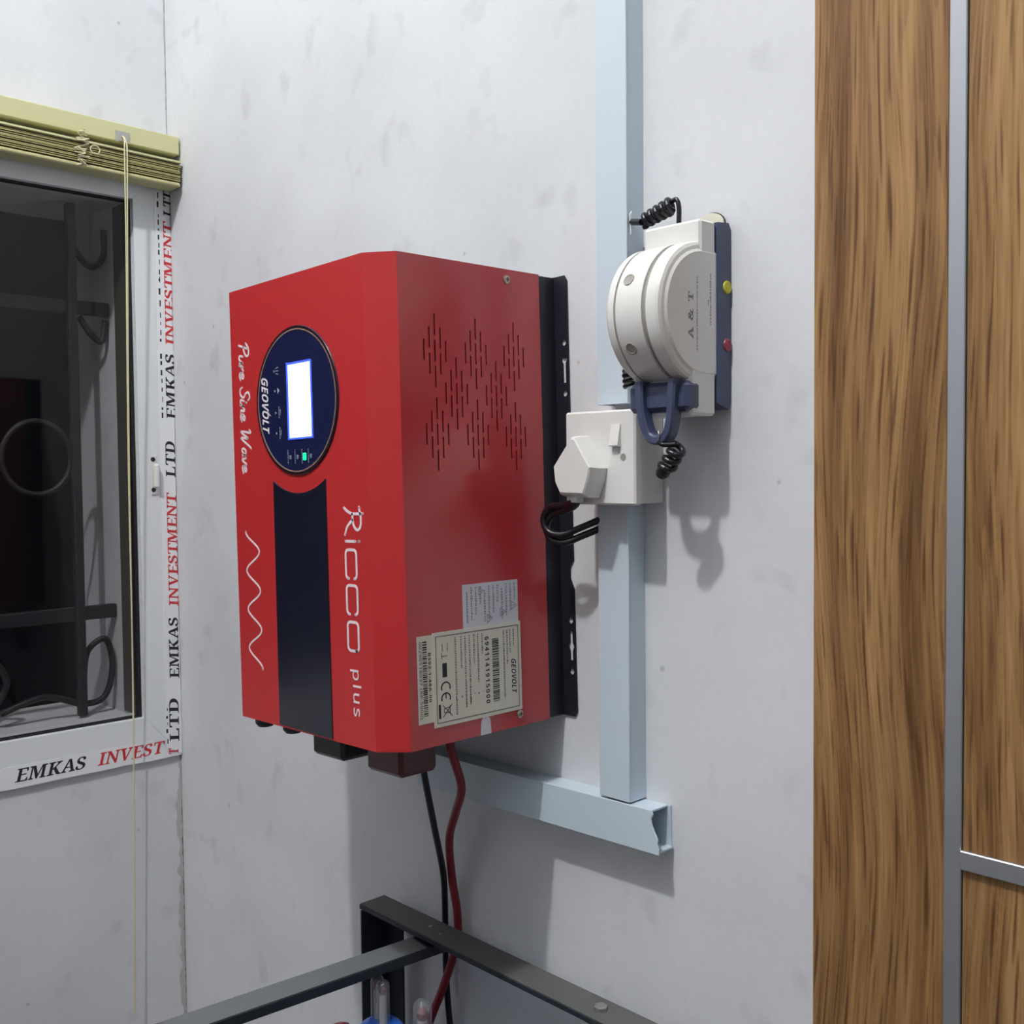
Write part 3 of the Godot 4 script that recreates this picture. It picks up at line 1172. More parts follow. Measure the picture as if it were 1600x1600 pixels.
func inverter_labels(t: Node3D, U: float) -> void:
	# stickers on the right side: text runs downwards, its top towards the wall
	var turn := Basis(Vector3(0, -1, 0), Vector3(0, 0, -1), Vector3(1, 0, 0))
	var d := 0.0001
	# main rating label
	var g := Geo.new()
	var w := 0.0872
	var h := 0.1118
	g.xf = Transform3D(turn, Vector3(U, -0.1198, 0.1744))
	g.box(Vector3(0, 0, 0.0004), Vector3(w, h, 0.0008))
	var lab := obj("rating_label", g, M.sticker, t)
	var k := Geo.new()
	k.xf = Transform3D(turn, Vector3(U + 0.0008, -0.1198, 0.1744))
	k.box(Vector3(0.0035, 0.0035, 0), Vector3(w - 0.0035, 0.0041, d))
	k.box(Vector3(0.0035, h - 0.0041, 0), Vector3(w - 0.0035, h - 0.0035, d))
	k.box(Vector3(0.0035, 0.0035, 0), Vector3(0.0041, h - 0.0035, d))
	k.box(Vector3(w - 0.0041, 0.0035, 0), Vector3(w - 0.0035, h - 0.0035, d))
	barcode(k, 0.0135, 0.0740, 0.0735, 0.0820, 3, d)
	k.box(Vector3(0.0665, 0.0055, 0), Vector3(0.0795, 0.0080, d))
	var base := k.xf
	k.xf = base * Transform3D(Basis.IDENTITY, Vector3(0.0425, 0.0668, 0))
	k.add_mesh(lettering("6941141915000", "Droid Sans", true, 0.0640, 0.0052, d, 0.0, 8))
	k.xf = base * Transform3D(Basis.IDENTITY, Vector3(0.0530, 0.1015, 0))
	k.add_mesh(lettering("GEOVOLT", "Droid Sans", true, 0.0330, 0.0062, d, 0.25))
	k.xf = base
	# conformity mark and crossed-out bin
	for c: float in [0.0515, 0.0615]:
		var arc := PackedVector2Array()
		for i in 13:
			var a := deg_to_rad(lerpf(70, 290, i / 12.0))
			arc.append(Vector2(c + cos(a) * 0.0048, 0.0145 + sin(a) * 0.0052))
		stroke(k, arc, 0.0014, d)
	stroke(k, pairs([0.0572, 0.0145, 0.0612, 0.0145]), 0.0012, d)
	for p in [[0.0690, 0.0190, 0.0765, 0.0190], [0.0700, 0.0190, 0.0712, 0.0120], [0.0755, 0.0190, 0.0745, 0.0120], [0.0712, 0.0120, 0.0745, 0.0120], [0.0680, 0.0108, 0.0785, 0.0215], [0.0680, 0.0215, 0.0785, 0.0108]]:
		stroke(k, pairs(p), 0.0007, d)
	for p in [[0.0110, 0.0115, 0.0180, 0.0115], [0.0110, 0.0175, 0.0180, 0.0175], [0.0200, 0.0105, 0.0250, 0.0105], [0.0225, 0.0105, 0.0225, 0.0170]]:
		stroke(k, pairs(p), 0.0006, d)
	k.box(Vector3(0.0290, 0.0110, 0), Vector3(0.0420, 0.0165, d))
	obj("print", k, M.ink, lab)
	k = Geo.new()
	k.xf = base
	var r := 0
	for y: float in [0.0265, 0.0335, 0.0385, 0.0440, 0.0495, 0.0545, 0.0600]:
		tiny_lines(k, 0.0065, 0.0065 + [0.058, 0.030, 0.066, 0.064, 0.028, 0.046, 0.020][r], y, 0.0022, 90 + r, d)
		tiny_lines(k, 0.0620, [0.0790, 0.0640, 0.0740, 0.0720, 0.0630, 0.0640, 0.0625][r], y, 0.0022, 190 + r, d)
		r += 1
	for y: float in [0.0880, 0.0925, 0.0965, 0.1010]:
		tiny_lines(k, 0.0070, [0.072, 0.040, 0.030, 0.024][r - 7], y, 0.0020, 90 + r, d)
		r += 1
	obj("print", k, M.ink_soft, lab)
	# narrow serial strip beside it
	g = Geo.new()
	g.xf = Transform3D(turn, Vector3(U, -0.1212, 0.1922))
	g.box(Vector3(0, 0, 0.0002), Vector3(0.0800, 0.0210, 0.0004))
	lab = obj("serial_label", g, M.sticker, t)
	k = Geo.new()
	k.xf = Transform3D(turn, Vector3(U + 0.0004, -0.1212, 0.1922))
	barcode(k, 0.0050, 0.0730, 0.0062, 0.0112, 12, d)
	base = k.xf
	k.xf = base * Transform3D(Basis.IDENTITY, Vector3(0.0400, 0.0034, 0))
	k.add_mesh(lettering("00290518037 (RP-5000)", "Droid Sans", false, 0.0700, 0.0036, d, 0.0, 2))
	k.xf = base * Transform3D(Basis.IDENTITY, Vector3(0.0385, 0.0142, 0))
	k.add_mesh(lettering("BS92-1-48A-00", "Droid Sans", true, 0.0450, 0.0030, d, 0.0, 2))
	obj("print", k, M.ink, lab)
	# warning label
	g = Geo.new()
	g.xf = Transform3D(turn, Vector3(U, -0.0788, 0.1362))
	g.box(Vector3(0, 0, 0.0001), Vector3(0.0430, 0.0716, 0.0003))
	lab = obj("warning_label", g, M.sticker_grey, t)
	k = Geo.new()
	k.xf = Transform3D(turn, Vector3(U + 0.0003, -0.0788, 0.1362))
	for i in 12:
		var y := 0.0045 + i * 0.0056
		tiny_lines(k, 0.0030 + (0.004 if i % 4 == 0 else 0.0), [0.037, 0.034, 0.030, 0.020][i % 4], y, 0.0022, 300 + i, d)
	for p in [[0.0345, 0.0330], [0.0300, 0.0500], [0.0250, 0.0650]]:
		var c := Geo.new()
		warn_triangle(k, Vector2(p[0], p[1]), 0.0046, d)
	warn_triangle(k, Vector2(0.0075, 0.0225), 0.0042, d)
	obj("print", k, M.ink_grey, lab)
	# torn half-round seal at the lower edge
	g = Geo.new()
	g.xf = Transform3D(Basis(Vector3(0, 0, -1), Vector3(0, 1, 0), Vector3(1, 0, 0)), Vector3(U, -0.2237, 0.1110))
	var pts := PackedVector2Array([Vector2(-0.0068, 0.0), Vector2(0.0068, 0.0)])
	for i in 13:
		var a := PI * i / 12.0
		pts.append(Vector2(cos(a) * 0.0060, 0.0110 + sin(a) * 0.0070))
	g.prism(pts, 0.0002, 0.0005)
	obj("seal_sticker", g, M.sticker_grey, t)


# ---------------------------------------------------------------- trunking
func trunking() -> void:
	var x0 := 0.9285
	var x1 := 0.9655
	var z1 := 0.025
	var w := 0.0016
	for k in 2:
		var y0: float = [0.0592, -0.3162][k]
		var y1: float = [CEIL_Y - 0.001, -0.0348][k]
		var t := thing("cable_trunking", ["upright white cable trunking rising from the socket to the ceiling", "short upright white cable trunking below the socket"][k], "trunking", Vector3((x0 + x1) * 0.5, y0, 0), "white cable trunking on the wall")
		var p := t.position
		var g := Geo.new()
		g.box(Vector3(x0, y0, 0.0003) - p, Vector3(x1, y1, w) - p)
		g.box(Vector3(x0, y0, w) - p, Vector3(x0 + w, y1, z1 - w) - p)
		g.box(Vector3(x1 - w, y0, w) - p, Vector3(x1, y1, z1 - w) - p)
		obj("trunking_base", g, M.trunk, t)
		g = Geo.new()
		g.box(Vector3(x0 - 0.0004, y0, z1 - w) - p, Vector3(x1 + 0.0004, y1, z1) - p, 0.0006)
		obj("trunking_lid", g, M.trunk, t)
		if k == 0:
			g = Geo.new()
			g.xf = Transform3D(Basis(Vector3(0, 0, 1), Vector3(0, 1, 0), Vector3(-1, 0, 0)), Vector3(x1 + 0.0004, 0, 0) - p)
			g.prism(pairs([0.0185, 0.2365, 0.0215, 0.2330, 0.0208, 0.2240, 0.0200, 0.2150, 0.0180, 0.2260]), -0.0012, 0.0)
			obj("broken_edge", g, M.trunk_cut, t)
	# length running along the wall, its right end broken open
	var t := thing("cable_trunking", "white cable trunking along the wall under the inverter, right end broken open", "trunking", Vector3(0.992, -0.3370, 0), "white cable trunking on the wall")
	t.rotation.z = 0.022
	var L := -0.345
	var hy := 0.0198
	var zt := 0.0265
	var g := Geo.new()
	g.box(Vector3(L, -hy, 0.0003), Vector3(0.0045, hy, w))
	g.box(Vector3(L, hy - w, w), Vector3(0.0010, hy, zt - w))
	g.box(Vector3(L, -hy, w), Vector3(0.0065, -hy + w, zt - w))
	obj("trunking_base", g, M.trunk, t)
	g = Geo.new()
	g.prism(pairs([L, -hy - 0.0004, 0.0085, -hy - 0.0004, 0.0092, -0.0150, 0.0074, -0.0105, 0.0082, -0.0060, 0.0040, 0.0010, 0.0012, 0.0070, 0.0004, 0.0120, 0.0030, 0.0165, 0.0012, hy + 0.0004, L, hy + 0.0004]), zt - w, zt, 0.0004)
	obj("trunking_lid", g, M.trunk, t)


# ---------------------------------------------------------------- socket and plug
func socket_and_plug() -> void:
	var t := thing("wall_socket", "white single switched wall socket on a surface box under the reel", "socket", Vector3(0.9525, -0.0345, 0.0))
	var p := t.position
	var g := Geo.new()
	g.box(Vector3(0.9125, -0.0335, 0.0003) - p, Vector3(0.9880, 0.0505, 0.0395) - p, 0.001)
	obj("back_box", g, M.socket, t)
	g = Geo.new()
	g.box(Vector3(0.9096, -0.0345, 0.0392) - p, Vector3(0.9952, 0.0522, 0.0500) - p, 0.0018)
	obj("faceplate", g, M.socket, t)
	g = Geo.new()
	# rocker: wedge that stands out at its lower end
	g.xf = Transform3D(Basis(Vector3(0, 0, 1), Vector3(0, 1, 0), Vector3(-1, 0, 0)), Vector3(0.9790, 0, 0) - p)
	g.prism(pairs([0.0498, 0.0392, 0.0512, 0.0392, 0.0552, 0.0200, 0.0545, 0.0188, 0.0498, 0.0188]), 0.0, 0.0105)
	obj("switch_rocker", g, M.socket, t)
	g = Geo.new()
	g.box(Vector3(0.9690, 0.0120, 0.0498) - p, Vector3(0.9765, 0.0186, 0.0505) - p, 0.0002)
	obj("switch_window", g, M.socket_shade, t)
	for x: float in [0.9815, 0.9230]:
		g = Geo.new()
		g.xf = Transform3D(Basis(Vector3(1, 0, 0), Vector3(0, 0, 1), Vector3(0, -1, 0)), Vector3(x, 0.0092, 0.0500) - p)
		g.lathe(PackedVector2Array([Vector2(0.0034, 0.0), Vector2(0.0032, 0.0004), Vector2(0.0024, 0.0003), Vector2(0, 0.0003)]), 16)
		obj("screw", g, M.clip, t)
	# plug
	t = thing("power_plug", "white three-pin plug with a black cord pushed into the switched socket", "plug", Vector3(0.938, -0.003, 0.0503))
	p = t.position
	g = Geo.new()
	var front := pairs([0.9370, 0.0278, 0.9412, 0.0272, 0.9605, 0.0002, 0.9572, -0.0125, 0.9520, -0.0246, 0.9224, -0.0240, 0.9162, -0.0136, 0.9142, 0.0012])
	var ring := func(s: float, z: float, dy: float) -> PackedVector3Array:
		var o := PackedVector3Array()
		for i in range(front.size() - 1, -1, -1):
			var q := (front[i] - Vector2(0.938, 0.0)) * s + Vector2(0.938, dy)
			o.append(Vector3(q.x, q.y, z) - p)
		return o
	g.loft([ring.call(1.10, 0.0504, -0.001), ring.call(1.09, 0.0600, -0.001), ring.call(1.05, 0.0670, -0.0005), ring.call(1.0, 0.0705, 0.0), ring.call(0.94, 0.0720, 0.0)])
	obj("plug_body", g, M.socket, t)
	g = Geo.new()
	g.box(Vector3(0.9300, -0.0325, 0.0545) - p, Vector3(0.9375, -0.0262, 0.0655) - p, 0.001)
	obj("cord_grip", g, M.socket, t)
	var k := 0
	for off in [Vector3(0, 0.0026, 0.0025), Vector3(0.0008, -0.0048, -0.0005)]:
		g = Geo.new()
		var o: Vector3 = off
		g.tube(spline3([Vector3(0.9345, -0.0260, 0.0600) - p, Vector3(0.9300, -0.0330, 0.0590) + o * 0.4 - p, Vector3(0.9130, -0.0370, 0.0550) + o * 0.6 - p, Vector3(0.8920, -0.0405, 0.0510) + o - p, Vector3(0.8815, -0.0520, 0.0490) + o - p, Vector3(0.8865, -0.0640, 0.0480) + o - p, Vector3(0.9010, -0.0670, 0.0440) + o - p, Vector3(0.9170, -0.0600, 0.0340) + o - p, Vector3(0.9292, -0.0520, 0.0190) + o - p], 8), 0.0034, 10)
		obj("cord", g, M.rubber, t)
		k += 1


# ---------------------------------------------------------------- extension reel
func reel() -> void:
	var t := thing("extension_reel", "white drum-shaped extension cord reel with navy back plate and handle", "cable reel", Vector3(1.033, 0.1310, 0.0))
	var p := t.position
	var cy := 0.1310
	var cz := 0.0375
	# D-shaped outline for one radius: flat back at zb
	var outline := func(x: float, r: float, zb: float) -> PackedVector3Array:
		var o := PackedVector3Array()
		for i in 33:
			var a := PI * 0.5 - PI * i / 32.0
			o.append(Vector3(x, cy + sin(a) * r, cz + cos(a) * r) - p)
		o.append(Vector3(x, cy - r, zb) - p)
		o.append(Vector3(x, cy + r, zb) - p)
		return o
	var body := func(called: String, list: Array, m: Material) -> void:
		var g := Geo.new()
		var rings := []
		for q in list:
			rings.append(outline.call(q[0], q[1], 0.0206))
		g.loft(rings, false, true, true)
		# smooth the drum: replace flat normals by the radial ones on the curved skin
		for i in g.v.size():
			var w := g.v[i] + p
			var nrm := g.n[i]
			if absf(nrm.x) < 0.9 and w.z > cz - 0.0005:
				var rad := Vector3(0, w.y - cy, w.z - cz).normalized()
				g.n[i] = (rad * sqrt(1.0 - nrm.x * nrm.x) + Vector3(nrm.x, 0, 0)).normalized()
		obj(called, g, m, t)
	body.call("drum_cap", [[1.0020, 0.0560], [1.0032, 0.0588], [1.0055, 0.0602], [1.0120, 0.0604]], M.reel)
	body.call("drum_groove", [[1.0120, 0.0586], [1.0142, 0.0586]], M.groove)
	body.call("drum_shell", [[1.0142, 0.0604], [1.0420, 0.0604]], M.reel)
	body.call("drum_groove", [[1.0420, 0.0578], [1.0468, 0.0578]], M.groove)
	body.call("drum_cap", [[1.0468, 0.0604], [1.0565, 0.0603], [1.0588, 0.0592], [1.0602, 0.0565], [1.0606, 0.0535], [1.0622, 0.0512]], M.reel)
	# drum dimples
	for yz: float in [26.0, -31.0]:
		var a := deg_to_rad(yz)
		var nrm := Vector3(0, sin(a), cos(a))
		var g := Geo.new()
		var c := Vector3(1.0245, cy + sin(a) * 0.0603, cz + cos(a) * 0.0603) - p
		g.xf = Transform3D(Basis(Vector3(1, 0, 0), nrm, Vector3(1, 0, 0).cross(nrm)), c)
		g.lathe(PackedVector2Array([Vector2(0.0054, -0.001), Vector2(0.0054, 0.0006), Vector2(0.0044, 0.0007), Vector2(0.0038, 0.0003), Vector2(0, 0.0002)]), 18)
		obj("dimple", g, M.groove, t)
	# neck block above and foot block below the drum
	var g := Geo.new()
	g.box(Vector3(1.0000, 0.1720, 0.0206) - p, Vector3(1.0618, 0.2100, 0.0428) - p, 0.0022)
	obj("neck_block", g, M.reel, t)
	g = Geo.new()
	g.box(Vector3(1.0000, 0.0435, 0.0206) - p, Vector3(1.0618, 0.0900, 0.0560) - p, 0.0025)
	obj("foot_block", g, M.reel, t)
	# navy back plate, outline in (z, y) pushed along x
	g = Geo.new()
	g.xf = Transform3D(Basis(Vector3(0, 0, 1), Vector3(0, 1, 0), Vector3(-1, 0, 0)), Vector3(1.0635, 0, 0) - p)
	g.prism(pairs([0.0205, 0.2095, 0.0040, 0.2110, 0.0004, 0.2050, 0.0004, 0.1960, 0.0001, 0.1800, 0.0001, 0.0720, 0.0008, 0.0560, 0.0045, 0.0495, 0.0205, 0.0545]), 0.0, 0.066, 0.001)
	obj("back_plate", g, M.navy, t)
	for k in [[0.1552, 0.0068, "yellow"], [0.1054, 0.0062, "button_red"]]:
		g = Geo.new()
		g.xf = Transform3D(Basis(Vector3(0, -1, 0), Vector3(1, 0, 0), Vector3(0, 0, 1)), Vector3(1.0635, k[0], k[1]) - p)
		g.lathe(PackedVector2Array([Vector2(0.0058, 0), Vector2(0.0055, 0.0009), Vector2(0.0040, 0.0013), Vector2(0.0034, 0.0009), Vector2(0, 0.0010)]), 20)
		var b := obj("button", g, M[k[2]], t)
		b.set_meta("label", "yellow round button" if k[2] == "yellow" else "red round button")
	# navy handle bracket with its loop
	g = Geo.new()
	g.box(Vector3(0.9985, 0.0470, 0.0440) - p, Vector3(1.0635, 0.0725, 0.0640) - p, 0.004)
	obj("handle_bracket", g, M.navy, t)
	g = Geo.new()
	var lp := spline3([Vector3(1.0150, 0.0735, 0.0645) - p, Vector3(1.0160, 0.0550, 0.0650) - p, Vector3(1.0185, 0.0380, 0.0640) - p, Vector3(1.0235, 0.0265, 0.0630) - p, Vector3(1.0335, 0.0228, 0.0625) - p, Vector3(1.0425, 0.0270, 0.0630) - p, Vector3(1.0475, 0.0390, 0.0640) - p, Vector3(1.0500, 0.0560, 0.0650) - p, Vector3(1.0505, 0.0740, 0.0645) - p], 5)
	g.sweep(lp, PackedVector2Array([Vector2(-0.0075, -0.0032), Vector2(-0.0060, -0.0042), Vector2(0.0035, -0.0042), Vector2(0.0052, -0.0026), Vector2(0.0052, 0.0026), Vector2(0.0035, 0.0042), Vector2(-0.0060, 0.0042), Vector2(-0.0075, 0.0032)]), false, false, Vector3(0, 0, 1))
	obj("handle_loop", g, M.navy, t)
	# metal ring in the loop
	g = Geo.new()
	var rp := PackedVector3Array()
	for i in 16:
		var a := TAU * i / 16.0
		rp.append(Vector3(1.0345 + cos(a) * 0.0032, 0.0262 + sin(a) * 0.0055, 0.0665 + cos(a) * 0.003) - p)
	g.sweep(rp, Geo.circle(0.0006, 6), true, true)
	obj("link_ring", g, M.steel, t)
	# hanging tab over the back plate
	g = Geo.new()
	var tab := PackedVector2Array([Vector2(1.0300, 0.2080) - Vector2(p.x, p.y), Vector2(1.0590, 0.2080) - Vector2(p.x, p.y)])
	for i in 13:
		var a := PI * i / 12.0
		tab.append(Vector2(1.0445 + cos(a) * 0.0145, 0.2120 + sin(a) * 0.0105) - Vector2(p.x, p.y))
	g.prism(tab, 0.0040, 0.0062, 0.0004)
	obj("hanging_tab", g, M.cream, t)
	g = Geo.new()
	var tb := PackedVector2Array()
	for q in tab:
		tb.append((q - Vector2(1.0445, 0.2120) + Vector2(p.x, p.y)) * 1.07 + Vector2(1.0445, 0.2120) - Vector2(p.x, p.y))
	g.prism(tb, 0.0030, 0.0040)
	obj("tab_backing", g, M.rubber, t)
	# curly black cords at the top, at the lower left and hanging from the handle
	var coil := func(a: Vector3, b: Vector3, r0: float, r1: float, turns: float, wire: float, m: Material) -> void:
		var q := Geo.new()
		var d := (b - a).normalized()
		var s := d.cross(Vector3(0.3, 0.2, 1.0)).normalized()
		var w := d.cross(s)
		var pts := PackedVector3Array()
		var nn := int(turns * 14)
		for i in nn + 1:
			var f := float(i) / nn
			var an := TAU * turns * f
			pts.append(a.lerp(b, f) + (s * cos(an) + w * sin(an)) * lerpf(r0, r1, f) - p)
		q.tube(pts, wire, 8)
		obj("coiled_cord", q, m, t)
	coil.call(Vector3(0.9880, 0.2215, 0.0280), Vector3(1.0215, 0.2305, 0.0280), 0.0048, 0.0062, 5.0, 0.0026, M.rubber)
	g = Geo.new()
	g.tube(spline3([Vector3(0.9665, 0.2265, 0.0180) - p, Vector3(0.9740, 0.2245, 0.0230) - p, Vector3(0.9860, 0.2215, 0.0280) - p], 6), 0.0030, 8)
	obj("coiled_cord", g, M.rubber, t)
	g = Geo.new()
	g.tube(spline3([Vector3(1.0200, 0.2330, 0.0290) - p, Vector3(1.0262, 0.2340, 0.0290) - p, Vector3(1.0290, 0.2260, 0.0290) - p, Vector3(1.0285, 0.2085, 0.0290) - p], 6), 0.0022, 8)
	obj("coiled_cord", g, M.rubber, t)
	coil.call(Vector3(1.0530, 0.0165, 0.0620), Vector3(1.0390, -0.0015, 0.0610), 0.0055, 0.0060, 3.0, 0.0028, M.rubber)
	g = Geo.new()
	g.xf = Transform3D(Basis(Vector3(0, 0, 1), -0.65), Vector3(1.0350, -0.0050, 0.0610) - p)
	g.lathe(PackedVector2Array([Vector2(0, -0.0050), Vector2(0.0045, -0.0042), Vector2(0.0062, -0.0010), Vector2(0.0062, 0.0045), Vector2(0.0040, 0.0070), Vector2(0, 0.0076)]), 16)
	obj("cord_knot", g, M.rubber, t)
	g = Geo.new()
	g.tube(spline3([Vector3(1.0345, 0.0215, 0.0665) - p, Vector3(1.0395, 0.0190, 0.0650) - p, Vector3(1.0500, 0.0190, 0.0620) - p], 6), 0.0024, 8)
	obj("coiled_cord", g, M.rubber, t)
	coil.call(Vector3(0.9930, 0.0860, 0.0560), Vector3(0.9945, 0.0715, 0.0560), 0.0042, 0.0042, 3.0, 0.0021, M.rubber)
	g = Geo.new()
	g.tube(PackedVector3Array([Vector3(0.9895, 0.0895, 0.0560) - p, Vector3(0.9965, 0.0885, 0.0560) - p]), 0.0022, 8)
	obj("cord_tip", g, M.button_red, t)
	# printed lettering on the flat right face, reading upwards
	var turn := Basis(Vector3(0, 1, 0), Vector3(0, 0, 1), Vector3(1, 0, 0))
	g = Geo.new()
	g.xf = Transform3D(turn, Vector3(1.0622, 0.1270, 0.0570) - p)
	g.add_mesh(lettering("A & T", "Droid Serif", true, 0.0390, 0.0068, 0.0002, 0.0, 4))
	obj("lettering", g, M.ink_soft, t)
	g = Geo.new()
	g.xf = Transform3D(turn, Vector3(1.0622, 0.1310, 0.0) - p)
	tiny_lines(g, -0.033, 0.029, 0.0475, 0.0012, 501, 0.0002)
	tiny_lines(g, -0.010, 0.034, 0.0285, 0.0016, 502, 0.0002)
	tiny_lines(g, 0.006, 0.012, 0.0315, 0.0014, 503, 0.0002)
	obj("print", g, M.ink_grey, t)


# ---------------------------------------------------------------- cables, rack, battery
func battery_cables() -> void:
	var g := Geo.new()
	g.tube(spline3([Vector3(0.7430, -0.2900, 0.098), Vector3(0.7385, -0.3185, 0.090), Vector3(0.7179, -0.3890, 0.060), Vector3(0.7019, -0.4494, 0.035), Vector3(0.6830, -0.4900, 0.017), Vector3(0.6760, -0.5228, 0.011), Vector3(0.6760, -0.5700, 0.011), Vector3(0.6820, -0.6300, 0.012), Vector3(0.7000, -0.7200, 0.014)], 8), 0.0037, 12)
	tag(obj("battery_cable", g, M.rubber), "thin black battery cable hanging from the dark red terminal cover", "cable")
	g = Geo.new()
	g.tube(spline3([Vector3(0.7660, -0.272, 0.081), Vector3(0.7741, -0.2964, 0.080), Vector3(0.7655, -0.3360, 0.061), Vector3(0.7350, -0.3750, 0.044), Vector3(0.7090, -0.4130, 0.031), Vector3(0.6996, -0.4617, 0.020), Vector3(0.7006, -0.5077, 0.0130), Vector3(0.6960, -0.5450, 0.012), Vector3(0.6850, -0.5950, 0.024), Vector3(0.6720, -0.6300, 0.030), Vector3(0.655, -0.70, 0.05)], 8), 0.0047, 12)
	tag(obj("battery_cable", g, M.cable_red), "dark red battery cable hanging beside the black one", "cable")


func rack() -> void:
	var t := thing("battery_rack", "dark grey angle-iron battery rack standing against the wall under the inverter", "rack", Vector3(0.8, FLOOR_Y, 0.04))
	var p := t.position
	var zb := 0.0245
	var zf := 0.0620
	var y := -0.5160
	var g := Geo.new()
	g.box(Vector3(0.5780, y - 0.0062, zb) - p, Vector3(1.42, y, zf) - p, 0.0008)
	var rail := obj("rail", g, M.iron_dark, t)
	g = Geo.new()
	g.box(Vector3(0.5788, y + 0.0001, zb + 0.0008) - p, Vector3(1.419, y + 0.0004, zf - 0.0008) - p)
	obj("dust_layer", g, M.iron, rail)
	# cross rail towards the viewer
	for k in [[0.6920, -0.0880, -0.5265], [0.9560, -0.02, -0.5225]]:
		var yt: float = k[2]
		var turn := Transform3D(Basis(Vector3.UP, k[1]), Vector3(k[0], 0, 0.0616) - p)
		g = Geo.new()
		g.xf = turn
		g.box(Vector3(-0.0172, yt - 0.0115, -0.030), Vector3(0.0172, yt, 0.655), 0.001)
		var cr := obj("cross_rail", g, M.iron_dark, t)
		g = Geo.new()
		g.xf = turn
		g.box(Vector3(-0.0164, yt + 0.0001, 0.0006), Vector3(0.0164, yt + 0.0004, 0.654))
		obj("dust_layer", g, M.iron_light, cr)
	g = Geo.new()
	g.box(Vector3(0.5780, y - 0.0460, 0.70) - p, Vector3(1.42, y - 0.0235, 0.72) - p, 0.001)
	obj("rail", g, M.iron, t)
	# legs: angle section, two faces each
	for lx: float in [0.5800, 1.3800]:
		for lz: float in [zb, 0.682]:
			g = Geo.new()
			var top: float = y - 0.0072 if lz < 0.1 else y - 0.047
			g.box(Vector3(lx, FLOOR_Y, lz) - p, Vector3(lx + 0.003, top, lz + 0.0375) - p, 0.0005)
			g.box(Vector3(lx + 0.003, FLOOR_Y, lz) - p, Vector3(lx + 0.036, top, lz + 0.003) - p, 0.0005)
			obj("leg", g, M.iron_dark, t)
	# lower shelf rails that carry the battery
	for z: float in [0.07, 0.33]:
		g = Geo.new()
		g.box(Vector3(0.584, -1.058, z) - p, Vector3(1.38, -1.05, z + 0.035) - p, 0.0008)
		obj("shelf_rail", g, M.iron_dark, t)
	for x: float in [0.5835, 1.3420]:
		g = Geo.new()
		g.box(Vector3(x, -1.0665, 0.0285) - p, Vector3(x + 0.030, -1.0585, 0.7190) - p, 0.0008)
		obj("shelf_rail", g, M.iron_dark, t)
	for k in [[0.9450, 0.0440, 0.0068], [0.6890, 0.0430, 0.0026], [0.7120, 0.0480, 0.0022]]:
		g = Geo.new()
		g.xf = Transform3D(Basis.IDENTITY, Vector3(k[0], y, k[1]) - p)
		var hex := Geo.circle(k[2], 6)
		g.xf = g.xf * Transform3D(Basis(Vector3(1, 0, 0), -PI * 0.5), Vector3.ZERO)
		g.prism(hex, 0.0, k[2] * 0.75, k[2] * 0.14)
		obj("bolt", g, M.steel, t)


func battery() -> void:
	var t := thing("battery", "battery with a blue vent cap and clear float tubes beneath the dark rack", "battery", Vector3(0.80, -1.05, 0.18))
	var p := t.position
	var g := Geo.new()
	g.box(Vector3(0.56 + 0.03, -1.0495, 0.075) - p, Vector3(1.05, -0.685, 0.285) - p, 0.012)
	obj("battery_case", g, M.black_plastic, t)
	g = Geo.new()
	g.box(Vector3(0.594, -0.6855, 0.079) - p, Vector3(1.046, -0.670, 0.281) - p, 0.006)
	obj("battery_lid", g, M.iron, t)
	var x := 0
	for c in [Vector3(0.6890, -0.647, 0.114), Vector3(0.7610, -0.640, 0.114), Vector3(0.8420, -0.640, 0.114)]:
		var o: Vector3 = c - p
		g = Geo.new()
		g.xf = Transform3D(Basis.IDENTITY, o)
		g.lathe(PackedVector2Array([Vector2(0.031, -0.023), Vector2(0.031, 0.022), Vector2(0.029, 0.036), Vector2(0.022, 0.046), Vector2(0.013, 0.0515), Vector2(0.0, 0.052)]) if x == 0 else PackedVector2Array([Vector2(0.026, -0.030), Vector2(0.026, 0.012), Vector2(0.020, 0.018), Vector2(0.0, 0.019)]), 28)
		var cap := obj("vent_cap", g, M.blue, t)
		var tubes := [Vector3(-0.0055, 0.0, 0.0), Vector3(0.0085, 0.0, 0.003)] if x == 0 else [Vector3(0, 0, 0)]
		for q: Vector3 in tubes:
			var h0 := 0.050 if x == 0 else 0.018
			var h1 := 0.100 if x == 0 else 0.094
			var r := 0.0072 if x == 0 else 0.0100
			g = Geo.new()
			g.xf = Transform3D(Basis.IDENTITY, o + q)
			g.lathe(PackedVector2Array([Vector2(r, h0), Vector2(r, h1 - r), Vector2(r * 0.86, h1 - r * 0.5), Vector2(r * 0.5, h1 - r * 0.13), Vector2(0, h1)]), 20)
			obj("float_tube", g, M.clear, cap)
			g = Geo.new()
			g.xf = Transform3D(Basis.IDENTITY, o + q)
			g.lathe(PackedVector2Array([Vector2(r * 0.55, h0), Vector2(r * 0.55, h1 - r * 2.2), Vector2(0, h1 - r * 2.0)]), 14)
			obj("float", g, M.float, cap)
			g = Geo.new()
			g.xf = Transform3D(Basis.IDENTITY, o + q + Vector3(0, h1 - r * 1.9, 0))
			g.lathe(PackedVector2Array([Vector2(r * 0.62, 0.0), Vector2(r * 0.6, r * 0.5), Vector2(0, r * 1.2)]), 14)
			obj("float_tip", g, M.float_tip, cap)
		x += 1
	g = Geo.new()
	g.tube(spline3([Vector3(0.6610, -0.670, 0.140) - p, Vector3(0.6600, -0.6190, 0.138) - p, Vector3(0.6380, -0.6210, 0.142) - p, Vector3(0.595, -0.66, 0.19) - p], 6), 0.010, 12)
	obj("terminal_lead", g, M.cable_red, t)


